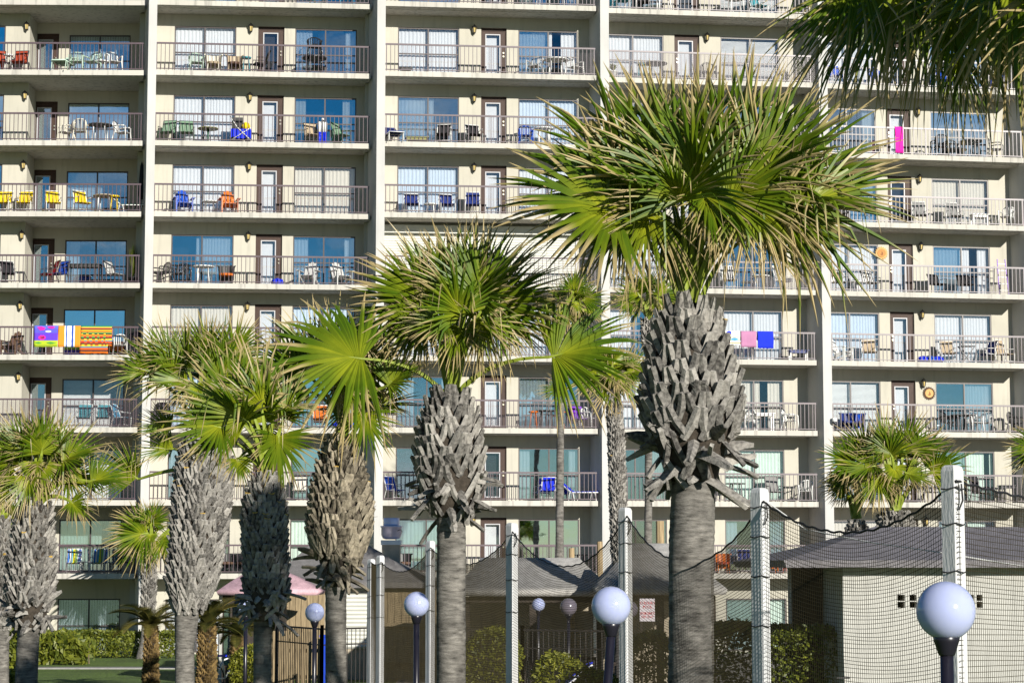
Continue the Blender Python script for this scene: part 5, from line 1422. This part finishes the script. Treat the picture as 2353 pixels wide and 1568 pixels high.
KIND = {
 'sling': lambda a: ('chair', b_sling(*a)), 'slat': lambda a: ('chair', b_sling(a[0], a[1], True)), 'resin': lambda a: ('chair', b_resin(*a)), 'adir': lambda a: ('chair', b_adirondack(*a)), 'tub': lambda a: ('chair', b_barrel(*a)),
 'table': lambda a: ('table', b_table(*a)), 'rect': lambda a: ('table', b_rect(*a)), 'xt': lambda a: ('table', b_xtable(*a)), 'lounger': lambda a: ('lounger', b_lounger(*a)), 'stool': lambda a: ('stool', b_stool(*a)),
 'plant': lambda a: ('plant', b_plant(*a)), 'umb': lambda a: ('umbrella', b_umbrella(*a)), 'heap': lambda a: ('towels', b_bundle(a)), 'noodles': lambda a: ('mats', b_noodles(*a)), 'cart': lambda a: ('beach cart', b_cart()), 'grill': lambda a: ('grill', b_grill()), 'ladder': lambda a: ('ladder', b_ladder(*a))}
NAME = dict(sling='sling_chair', slat='slatted_chair', resin='plastic_chair', adir='adirondack_chair', tub='tub_chair', table='round_table', rect='table', xt='folding_table', lounger='sun_lounger', stool='stool', plant='potted_plant', umb='folded_umbrella', heap='towel_heap', noodles='rolled_mats', cart='beach_cart', grill='grill', ladder='stepladder')
GRP = dict(chair='chairs on the balconies', table='tables on the balconies')
def floor_pt(k, lv, xsrc, t):
    off = D*t
    y = YR[k] if lv < 6 else 800
    yz = (1300 - (ZL[lv] + .2 - EYE)/83*5000)
    s = s_at(k, xsrc/1.3605, max(-40, yz), off)
    return bayT(k)((s, off, ZL[lv] + .2))
# (bay, row, photo x, kind, look, turn in degrees, depth 0..1, label start)
F_ = [
 (0,0,60,'resin',('white',),10,.5,'white plastic chair above the rust red chair'),(0,0,300,'table',('white',),0,.5,'round white table, only its legs showing,'),
 (1,0,640,'slat',('black','darkgreen'),0,.4,'green slatted chair cut by the top edge'),(1,0,955,'lounger',('darkgreen','olive'),0,.4,'olive green lounger cut by the top edge'),(1,0,1085,'resin',('sky',),0,.4,'light blue plastic chair cut by the top edge'),
 (2,0,1560,'resin',('black',),0,.4,'black plastic chair right of the brown door'),(2,0,1660,'sling',('white','white'),10,.4,'white sling chair, left of a pair,'),(2,0,1740,'sling',('white','grey'),-10,.4,'white framed grey chair, right of a pair,'),
 (3,0,1940,'sling',('white','teal'),10,.3,'white framed teal chair by the left fin'),(3,0,2010,'sling',('white','black'),-10,.4,'white framed black chair left of the door'),(3,0,2075,'table',('white',),0,.4,'white round table left of the door'),(3,0,2300,'table',('white',.5),0,.4,'white round table right of the door'),(3,0,2370,'sling',('white','teal'),30,.4,'white framed teal chair beside the right table'),
 (0,1,59,'sling',('black','rust'),-8,.35,'rust red high backed chair left of the door'),(0,1,-4,'sling',('black','rust'),15,.35,'rust red chair cut by the left frame edge'),(0,1,26,'stool',('white',),0,.3,'small white stool between two rust red chairs'),
 (0,1,203,'lounger',('mint','mint'),80,.35,'low mint lounger just right of the door'),(0,1,238,'resin',('mint',),5,.35,'mint plastic chair, left of three,'),(0,1,288,'resin',('mint',),-25,.35,'mint plastic chair, middle of three,'),(0,1,354,'resin',('white',),30,.35,'white plastic chair, right of three,'),(0,1,318,'table',('white',.3,.5),0,.5,'small white table between plastic chairs'),
 (0,2,206,'resin',('cream',),-60,.4,'cream plastic chair right of the door'),(0,2,252,'resin',('cream',),180,.3,'cream chair facing the window'),(0,2,312,'table',('charcoal',.48,.72,'white'),0,.4,'dark topped round table'),(0,2,380,'resin',('white',),75,.4,'white plastic chair turned to the dark table'),
 (0,3,10,'slat',('white','yellow'),-5,.35,'yellow slatted chair cut by the left frame edge'),(0,3,76,'slat',('white','yellow'),0,.35,'yellow slatted chair left of the door'),(0,3,165,'slat',('white','yellow'),18,.35,'yellow slatted chair before the door'),(0,3,257,'slat',('white','yellow'),35,.35,'yellow slatted chair beside the round table'),(0,3,327,'table',('tan',.46,.7,'white'),0,.4,'tan round table with white legs'),(0,3,357,'stool',('yellow',),0,.3,'low yellow footstool under the round table'),(0,3,403,'lounger',('white','darkgreen'),180,.5,'green lounger under the folded umbrella'),(0,3,441,'umb',('black',),0,.6,'black folded umbrella against the fin wall'),
 (0,4,22,'sling',('white','black'),20,.3,'white framed black high chair at the left edge'),(0,4,183,'sling',('charcoal','blue'),-35,.35,'dark chair with blue cushion beside the red towel chair'),(0,4,153,'sling',('charcoal','red'),-60,.35,'chair draped in red before the door'),(0,4,265,'rect',('charcoal',1.3,.6,.78),0,.45,'long charcoal table before the window'),(0,4,356,'sling',('charcoal','grey_light'),60,.4,'chair with pale towel right of the long table'),(0,4,415,'plant',('black',1.4),0,.7,'tall dark potted plant by the fin wall'),
 (0,5,38,'adir',('brown',),-15,.35,'dark brown adirondack chair at the left'),(0,5,375,'resin',('white',),10,.4,'white plastic chair right of the striped blanket'),(0,5,425,'grill',(),0,.6,'black covered grill by the fin wall'),
 (0,6,262,'sling',('white','teal'),0,.4,'teal sling chair, left of a pair behind mesh,'),(0,6,322,'sling',('white','teal'),0,.4,'teal sling chair, right of a pair behind mesh,'),(0,6,378,'sling',('white','sky'),70,.4,'white framed chair turned sideways behind mesh'),
 (0,8,230,'sling',('white',STRIPE),5,.35,'blue and yellow striped chair, left of two,'),(0,8,308,'sling',('white',STRIPE),-5,.35,'blue and yellow striped chair, right of two,'),(0,8,268,'table',('white',.28,.45),0,.35,'low white table between striped chairs'),(0,8,395,'resin',('black',),20,.4,'black plastic chair in the shaded corner'),
 (1,1,613,'resin',('mint',),10,.4,'mint plastic chair, first from left,'),(1,1,667,'tub',('cream','tan'),0,.35,'cream wicker tub chair, middle of three,'),(1,1,733,'tub',('tan','brown'),0,.35,'tan wicker tub chair left of the door'),(1,1,815,'sling',('black','black'),-75,.35,'black chair seen from the side at the door'),(1,1,770,'stool',('teal',),0,.4,'small teal stool left of the black side chair'),(1,1,982,'table',('black',.5),0,.45,'black round table carrying an upturned chair'),
 (1,2,522,'sling',('darkgreen','green'),-15,.35,'green sling chair, leftmost of two,'),(1,2,582,'sling',('darkgreen','green'),5,.35,'green sling chair beside the small table'),(1,2,650,'table',('olive',.40,.6,'darkgreen',True),0,.4,'small olive pedestal table'),(1,2,750,'cart',(),0,.35,'blue beach cart with yellow hat left of the door'),(1,2,977,'sling',('black','tan'),20,.4,'tan chair behind the rolled mats'),(1,2,1008,'noodles',('white','royal'),0,.3,'white and blue rolled mats standing upright'),(1,2,1066,'sling',('darkgreen','green'),50,.35,'green sling chair turned left by the fin wall'),
 (1,3,572,'adir',('blue',),12,.35,'bright blue adirondack chair'),(1,3,655,'table',('white',.32,.5),0,.4,'low white table between adirondack chairs'),(1,3,715,'adir',('orange',),10,.35,'bright orange adirondack chair'),
 (1,4,503,'resin',('charcoal',),-55,.35,'charcoal plastic chair at the far left'),(1,4,562,'resin',('charcoal',),-20,.4,'charcoal plastic chair left of white table'),(1,4,635,'table',('white',.42),0,.4,'white round table between charcoal chairs'),(1,4,707,'tub',('charcoal','orange'),0,.35,'charcoal tub chair with orange seat'),(1,4,892,'heap',('royal',),0,.3,'royal blue heap on the floor'),(1,4,966,'adir',('grey_light',),-15,.35,'pale grey adirondack chair, left of two,'),(1,4,1064,'adir',('grey_light',),25,.35,'pale grey adirondack chair, right of two,'),
 (1,6,506,'grill',(),0,.4,'black grill in the left corner behind palm fronds'),(1,6,1000,'sling',('white','orange'),0,.4,'orange chair seen between palm fronds'),(1,6,1085,'heap',('royal','blue'),0,.1,'blue bundle seen above the pineapple booted palm'),
 (1,7,936,'sling',('charcoal','cream'),-5,.35,'tall cream sling chair left of the booted palm'),
 (1,8,708,'tub',('charcoal','brown'),0,.4,'dark round backed chair left of slim palm boots'),(1,8,760,'tub',('charcoal','brown'),0,.4,'dark round backed chair right of slim palm boots'),
 (2,1,1268,'rect',('charcoal',.5,.4,.25),0,.4,'low dark slatted bench'),(2,1,1672,'resin',('grey_light',),-30,.4,'grey plastic chair left of white table'),(2,1,1738,'table',('white',.48),0,.4,'white round table right of the door'),(2,1,1795,'resin',('white',),35,.4,'white plastic chair right of the table'),
 (2,2,1227,'lounger',('white','navy'),100,.35,'folded white lounger with navy towel at left'),(2,2,1303,'rect',('olive',.9,.5,.28),0,.45,'low olive slatted lounger'),(2,2,1386,'sling',('white','black',False,.85),-10,.35,'black sling chair, left of two,'),(2,2,1481,'sling',('white','black',False,.85),10,.35,'black sling chair close to the door'),(2,2,1643,'resin',('blue',),0,.4,'blue plastic chair right of the door'),(2,2,1700,'table',('white',.4),0,.4,'white table half hidden by frond tips'),
 (2,3,1286,'sling',('white','navy',False,.85),0,.35,'navy cushioned white chair, first from left,'),(2,3,1396,'sling',('white','navy',False,.85),8,.35,'navy cushioned white chair, second from left,'),(2,3,1477,'sling',('white','navy',False,.95),-5,.35,'taller navy cushioned white chair beside the door'),(2,3,1345,'table',('white',.25,.42),0,.35,'small white table between navy chairs'),(2,3,1745,'table',('white',.45),0,.4,'white round table behind frond tips'),(2,3,1800,'sling',('white','navy'),20,.4,'navy chair behind the frond tips at right'),
 (2,6,1667,'stool',('orange',),0,.35,'orange stool left of the dark table'),(2,6,1708,'table',('charcoal',.42),0,.4,'dark round table between orange stools'),(2,6,1752,'stool',('orange',),0,.35,'orange stool behind the tall thin trunk'),(2,6,1846,'resin',('white',),40,.4,'white plastic chair in the right corner'),(2,6,1812,'sling',('charcoal','purple'),20,.4,'dark chair draped with purple towel'),
 (2,7,1233,'sling',('white','blue'),40,.35,'blue sling chair with white frame at left'),(2,7,1712,'sling',('white','royal'),-15,.35,'royal blue chair left of the tall thin trunk'),(2,7,1812,'lounger',('white','royal'),160,.4,'royal blue lounger right of the tall thin trunk'),
 (2,8,1880-40,'table',('black',.4),0,.4,'black table in deep shade by the right fin'),(2,8,1260,'tub',('charcoal','brown'),0,.4,'dark tub chair below the exhaust vent'),
 (3,1,1916,'plant',('white',.35),0,.35,'small leafy plant in pale pot at the left fin'),(3,1,2050,'table',('charcoal',.45),0,.4,'charcoal round table left of the door'),(3,1,2005,'stool',('teal',),0,.4,'teal stool left of the charcoal table'),(3,1,2214,'resin',('black',),0,.4,'black plastic chair just right of the door'),(3,1,2496,'plant',('tan',.8),0,.4,'spiky plant in clay pot by the right fin'),
 (3,3,2440,'heap',('lime','teal'),0,.3,'lime and teal towels seen through palm fronds'),
 (3,4,2278,'sling',('white',STRIPEBW,False,1.0),0,.35,'black and white striped high chair at left'),(3,4,2378,'table',('white',.36,.6),0,.4,'white table between striped chairs'),(3,4,2448,'sling',('white',STRIPEBW,False,1.0),40,.35,'black and white striped chair turned left'),
 (3,5,2330,'table',('white',.4),0,.5,'white table behind the hanging towels'),(3,5,2495,'rect',('navy',.8,.4,.45,'white'),0,.5,'navy bench with white legs by the right fin'),
 (3,6,2388,'rect',('white',.8,.5,.7),0,.4,'white table left of a white chair'),(3,6,2330,'resin',('white',),-60,.4,'white plastic chair left of white table'),(3,6,2470,'resin',('white',),60,.4,'white plastic chair right of white table'),
 (3,7,2300,'table',('charcoal',.4),0,.4,'charcoal table right of the largest palm boots'),(3,7,2420,'sling',('charcoal','grey',False,1.0),10,.4,'grey high chair in the middle'),(3,7,2520,'resin',('white',),-20,.4,'white chair by the right fin'),
 (3,8,2258,'tub',('orange','rust'),0,.4,'orange round backed chair right of the largest trunk'),(3,8,2330,'sling',('white','navy'),0,.35,'navy chair left of the net post'),(3,8,2410,'tub',('orange','rust'),0,.35,'orange round backed chair right of the net post'),(3,8,2470,'tub',('rust','rust'),0,.35,'rust round backed chair beside the outbuilding roof'),
 (4,1,2614,'sling',('white','blue'),10,.35,'blue chair by the left fin under dark fronds'),(4,1,2740,'resin',('blue',),10,.35,'blue plastic chair left of the door under fronds'),(4,1,2948,'sling',('navy','blue'),0,.35,'blue chair left of the lime green chair'),(4,1,3001,'adir',('lime',),0,.35,'lime green adirondack chair under dark fronds'),(4,1,3120,'adir',('navy',),-20,.35,'navy adirondack chair under dark fronds'),
 (4,2,2935,'resin',('black',),180,.3,'black plastic chair with round back'),(4,2,2977,'resin',('charcoal',),0,.6,'charcoal chair behind the dark table'),(4,2,3035,'table',('charcoal',.48),0,.4,'charcoal round table before the window'),(4,2,3113,'resin',('grey',),60,.4,'grey chair turned toward the dark table'),
 (4,3,2625,'sling',('charcoal','charcoal'),0,.4,'charcoal chair behind frond tips'),(4,3,2877,'sling',('white','grey',False,1.0),-5,.35,'grey high backed chair right of the door'),(4,3,2984,'sling',('white','grey',False,1.0),5,.35,'grey high backed chair before the window'),(4,3,3060,'rect',('white',.7,.45,.5),0,.4,'low white table right of grey chairs'),(4,3,3146,'resin',('white',),-40,.3,'white chair with rounded arms in shade'),
 (4,4,2622,'sling',('charcoal',STRIPEBW,False,.9),10,.35,'black striped chair at the left fin'),(4,4,2722,'sling',('charcoal',STRIPEBW,False,.9),20,.35,'black striped chair below sun ornament'),(4,4,2672,'table',('white',.28,.45),0,.4,'low white table between striped chairs'),(4,4,2930,'sling',('charcoal','black',False,.82),20,.35,'black folding chair, left of two,'),(4,4,3018,'sling',('charcoal','black',False,.82),0,.35,'black folding chair, right of two,'),(4,4,3138,'ladder',('purple',),0,.4,'purple stepladder leaning in the shaded corner'),
 (4,5,2628,'adir',('white',),40,.35,'white adirondack chair at the left fin'),(4,5,2718,'sling',('white','tan'),-10,.35,'tan sling chair left of the door'),(4,5,2908,'heap',('royal','blue','royal'),0,.25,'royal blue heap right of the door'),(4,5,2963,'sling',('white','tan'),-10,.35,'tan sling chair beside the folding table'),(4,5,3022,'xt',('charcoal',),0,.35,'dark folding table with crossed legs'),(4,5,3085,'sling',('white','navy'),-70,.4,'navy chair left of the tan corner chair'),(4,5,3140,'sling',('white','tan',False,1.0),25,.35,'tan high backed chair in the shaded corner'),
 (4,6,2650,'tub',('navy','navy'),0,.4,'navy tub chair, left of two,'),(4,6,2680,'tub',('blue','navy'),0,.5,'blue tub chair, right of two,'),(4,6,2965,'resin',('charcoal',),40,.4,'charcoal chair left of the dining table'),(4,6,3010,'table',('charcoal',.5),0,.45,'dark dining table before open curtain'),(4,6,3046,'resin',('white',),10,.35,'white plastic chair at the dining table'),(4,6,3080,'resin',('grey_light',),-40,.45,'pale grey chair at the dining table'),(4,6,3176,'resin',('charcoal',),40,.4,'charcoal chair in the dark right corner'),
 (4,7,2912,'resin',('charcoal',),0,.4,'charcoal plastic chair right of the small palms'),(4,7,3062,'sling',('black','black',False,1.1),30,.4,'black high chair before green curtains'),(4,7,3150,'rect',('black',.7,.5,.7),0,.4,'black table right of the black high chair'),
]
seen_lab = set()
for (k, lv, x, kd, args, turn, t, lab) in F_:
    cat, bld_ = KIND[kd](args)
    key = tuple(a if isinstance(a, (str, int, float, bool)) else a.name for a in args)
    loc = floor_pt(k, lv, x, t)
    o = place(kd, key, bld_, NAME[kd], loc, math.radians(turn) + math.atan2(bays[k]['u'].y, bays[k]['u'].x))
    l = f"{lab.rstrip(',')}, {BAYN[k]} bay, {ROWN[lv]} balcony row"
    assert l not in seen_lab, l
    seen_lab.add(l); tag(o, l, cat, GRP.get(cat))
# the upturned chair on the black table
p = floor_pt(1, 1, 982, .45); p.z += .73
o = place('resin', ('black',), b_resin('black'), 'plastic_chair', p, math.radians(8)); tag(o, 'black plastic chair standing on the black table, second bay', 'chair', GRP['chair'])

# ------------------------------------------------------------------ towels over rails
def towel(k, lv, x0, x1, drop, m, lab, seed=0, yrow=None, shapes=None, backdrop=.35, top=1.095):
    r = random.Random(seed); zt = ZL[lv] + .2 + top
    y = 1300 - (zt - EYE)/83*5000
    s0, s1 = s_at(k, x0/1.3605, y, 0), s_at(k, x1/1.3605, y, 0)
    T = bayT(k); cpt = T(((s0+s1)/2, .06, zt))
    root = empty('towel', cpt, 0, lab, 'towel', 'towels hanging over balcony rails')
    mb = MB(T); nx = 14; prof = [(.12, -backdrop), (.10, -.05), (.085, 0), (.045, 0), (.022, -.05)] + [(.018, -drop*q) for q in (.25,.45,.65,.85,1.0)]
    vs, uv = [], []
    for i in range(nx+1):
        u = i/nx; s = s0 + (s1-s0)*u
        for j, (yy, dz) in enumerate(prof):
            wv = .012*math.sin(u*17 + seed + dz*2)*(1 if j > 4 else .2); skew = r.uniform(-.008,.008)
            vs.append((s + skew, yy - abs(wv) - (.0 if j < 5 else .004), zt + dz + (r.uniform(-.01,.01) if j in (0, len(prof)-1) else 0)))
            uv.append((u, 1 - max(0, -dz)/drop if j > 2 else 1.0))
    n = len(prof); fs = [(i*n+j, (i+1)*n+j, (i+1)*n+j+1, i*n+j+1) for i in range(nx) for j in range(n-1)]
    mb.add(vs, fs, uv); o = mk('cloth', mb, m, root, True, True)
    sol = o.modifiers.new('thickness', 'SOLIDIFY'); sol.thickness = .008
    for nm, poly, mm in (shapes or []):
        mb = MB(T); pts = [(s0 + (s1-s0)*px, -.004, zt - drop*py) for px, py in poly]; q = len(pts)
        mb.add(pts + [(a, b-.006, c) for a, b, c in pts], [tuple(range(q)), tuple(range(q, 2*q))[::-1]] + [(i, (i+1) % q, q+(i+1) % q, q+i) for i in range(q)])
        mk(nm, mb, mm, root, False, True)
    return root
def circ(cx, cy, rx, ry, n=12, wob=0): return [(cx + rx*math.cos(2*PI*i/n)*(1 + wob*(i % 2)), cy + ry*math.sin(2*PI*i/n)*(1 + wob*(i % 2))) for i in range(n)]
TP = stripe_mat('purple_beach_towel', [(0,(.36,.48,.02)),(.12,(.42,.55,.02)),(.30,(.12,.04,.55)),(.66,(.10,.09,.62)),(.86,(.10,.14,.70))], 1)
TO = stripe_mat('orange_stripe_towel', [(0,(.85,.28,.02)),(.28,(.80,.8,.78)),(.34,(.05,.12,.45)),(.40,(.82,.82,.8)),(.60,(.03,.08,.40)),(.68,(.82,.82,.8)),(.74,(.85,.28,.02))], 0)
TS = stripe_mat('woven_blanket', [(0,(.75,.16,.01)),(.08,(.02,.02,.02)),(.14,(.7,.1,.01)),(.22,(.06,.22,.3)),(.28,(.8,.5,.02)),(.36,(.02,.02,.02)),(.42,(.6,.04,.02)),(.50,(.75,.3,.02)),(.56,(.02,.02,.03)),(.62,(.08,.3,.06)),(.68,(.75,.16,.01)),(.75,(.7,.45,.02)),(.80,(.02,.02,.02)),(.85,(.55,.05,.03)),(.90,(.7,.55,.05)),(.94,(.03,.25,.08))], 1)
TW = stripe_mat('white_striped_towel', [(0,(.8,.8,.76)),(.12,(.75,.3,.05)),(.18,(.8,.8,.76)),(.34,(.1,.5,.1)),(.38,(.8,.8,.76)),(.52,(.75,.45,.05)),(.57,(.8,.8,.76)),(.72,(.65,.05,.05)),(.76,(.8,.8,.76))], 1)
pk = cm('magenta', True); og = cm('orange', True); yl = cm('yellow', True); gr = M2('towel_green', (.08,.32,.05), rough=.9)
towel(0, 5, 107, 181, .80, TP, 'purple beach towel with pink shapes and lime lower band over the rail', 1, shapes=[('pink_motif', [(.12,.06),(.3,.03),(.48,.10),(.42,.2),(.25,.23)], pk), ('pink_motif', [(.55,.05),(.72,.02),(.9,.06),(.78,.14),(.62,.12)], pk), ('cloud_motif', circ(.6,.27,.13,.05), cm('cream', True)), ('flower_pot_motif', circ(.34,.56,.14,.10,16,.25), pk), ('flower_pot_motif', [(.24,.50),(.44,.50),(.41,.62),(.27,.62)], og), ('leaf_motif', [(.02,.80),(.2,.76),(.35,.82),(.18,.86)], gr), ('leaf_motif', [(.5,.80),(.7,.76),(.95,.82),(.7,.87)], gr)])
towel(0, 5, 182, 252, .80, TO, 'orange towel with blue and white vertical stripes over the rail', 2)
towel(0, 5, 252, 350, .76, TS, 'multicoloured woven striped blanket over the leftmost rail', 3)
towel(0, 5, 250, 338, .95, TS, 'lower striped blanket edge hanging behind the first one', 4, top=1.0, backdrop=.3)
towel(3, 5, 2247, 2262, .45, cm('mauve', True), 'narrow mauve towel beside the largest palm boots', 5)
towel(3, 5, 2267, 2313, .55, TW, 'white towel with coloured stripes over the fourth bay rail', 6, shapes=[('blue_motif', circ(.25,.14,.17,.13), cm('royal', True)), ('coloured_motif', circ(.62,.58,.22,.1,12,.2), cm('sky', True))])
towel(3, 5, 2316, 2364, .62, cm('mauve', True), 'mauve towel between white striped and blue towels', 7)
towel(3, 5, 2368, 2417, .66, cm('royal', True), 'royal blue towel at the right end of the row', 8)
towel(4, 2, 2797, 2822, 1.05, cm('magenta', True), 'long magenta towel over the rail before the rightmost door', 9)
# sun shaped wall ornaments
def ornament(k, lv, x, z, lab, c, centre):
    T = bayT(k); off = D; s = sx(k, x, D); zc = ZL[lv] + .2 + z
    root = empty('wall_ornament', T((s, off-.02, zc)), 0, lab, 'ornament', 'sun shaped wall ornaments')
    mb = MB(T); n = 36; pts = []
    for i in range(n):
        a = 2*PI*i/n; r = .27 if i % 2 else .22
        pts.append((s + r*math.cos(a), off-.015, zc + r*math.sin(a)))
    q = n; mb.add(pts + [(a, b-.025, c_) for a, b, c_ in pts], [tuple(range(q)), tuple(range(q, 2*q))[::-1]] + [(i, (i+1) % q, q+(i+1) % q, q+i) for i in range(q)])
    mk('rays', mb, c, root, False, True)
    mb = MB(T); pts = [(s + .17*math.cos(2*PI*i/20), off-.04, zc + .17*math.sin(2*PI*i/20)) for i in range(20)]
    mb.add(pts + [(a, b-.02, c_) for a, b, c_ in pts], [tuple(range(20)), tuple(range(20, 40))[::-1]] + [(i, (i+1) % 20, 20+(i+1) % 20, 20+i) for i in range(20)]); mk('disc', mb, centre, root, False, True)
    mb = MB(T); mb.add([(s-.07, off-.065, zc-.04), (s+.07, off-.065, zc-.04), (s+.04, off-.065, zc-.08), (s-.04, off-.065, zc-.08)], [(0,1,2,3)]); mb.add([(s-.01, off-.065, zc-.03), (s+.06, off-.065, zc-.03), (s, off-.065, zc+.08)], [(0,1,2)]); mk('emblem', mb, M2('ornament_dark', (.2,.08,.03)), root, False, True)
CLAY = M2('clay', (.5,.24,.08), rough=.8); CLAY2 = M2('pale_clay', (.62,.36,.14), rough=.8); DCLAY = M2('dark_clay', (.09,.05,.03), rough=.8)
ornament(4, 4, 2754, 1.72, 'clay sun ornament on the wall left of a brown door, rightmost bay', CLAY2, CLAY)
ornament(4, 6, 2894, 1.62, 'dark rimmed sun ornament right of a brown door, rightmost bay', DCLAY, CLAY2)
# lounge chair behind the net and a bicycle by the kiosk
d = 43; c = P(1255, 1545, d)
o = place('bluelounge', (), b_lounger('white', 'royal'), 'sun_lounger', (c.x, d, .55), math.radians(-12), 1.15); tag(o, 'white framed blue lounge chair behind the net, backrest raised', 'lounger')
o = place('lounge2', (), b_lounger('white', 'white'), 'sun_lounger', (P(1225, 1545, 41.5).x, 41.5, .12), math.radians(-8), 1.0); tag(o, 'white lounge chair low in front of the blue lounge chair', 'lounger')
mb = MB(); mb.box(-1.6, 1.6, -.8, .8, 0, .55)
tag(mk('raised_deck', mb, mat('deck_boards', (.3,.27,.22), .9, .3, 6)), kind='structure').location = (c.x, d + .4, 0)
bk = empty('bicycle', (P(525, 1510, 58.5).x, 58.5, 0), math.radians(60), 'white and blue bicycle parked before the kiosk behind the cycads', 'bicycle')
zb = .35
for x in (-.52, .52):
    mb = MB(); mb.tube([(x+.33*math.cos(a), 0, zb+.33*math.sin(a)) for a in np.linspace(0, 2*PI, 25)], .02, 5, False); mk('tyre', mb, cm('black'), bk, True)
    mb = MB()
    for a in np.linspace(0, PI, 7)[:-1]: mb.tube([(x-.32*math.cos(a), 0, zb-.32*math.sin(a)), (x+.32*math.cos(a), 0, zb+.32*math.sin(a))], .004, 3)
    mk('spokes', mb, cm('white'), bk)
mb = MB()
for a, b in (((-.52,0,zb),(-.15,0,zb)),((-.15,0,zb),(-.28,0,.9)),((-.15,0,zb),(.4,0,.88)),((-.26,0,.82),(.38,0,.95)),((-.52,0,zb),(-.26,0,.8)),((.36,0,1.05),(.52,0,zb))): mb.tube([a, b], .022, 6)
mk('frame', mb, cm('white'), bk, True)
mb = MB(); mb.tube([(.30,-.28,1.1),(.38,-.1,1.08),(.38,.1,1.08),(.30,.28,1.1)], .016, 5); mk('handlebar', mb, cm('charcoal'), bk, True)
mb = MB(); mb.box(-.40,-.16,-.07,.07,.92,.97); mk('saddle', mb, cm('royal'), bk)
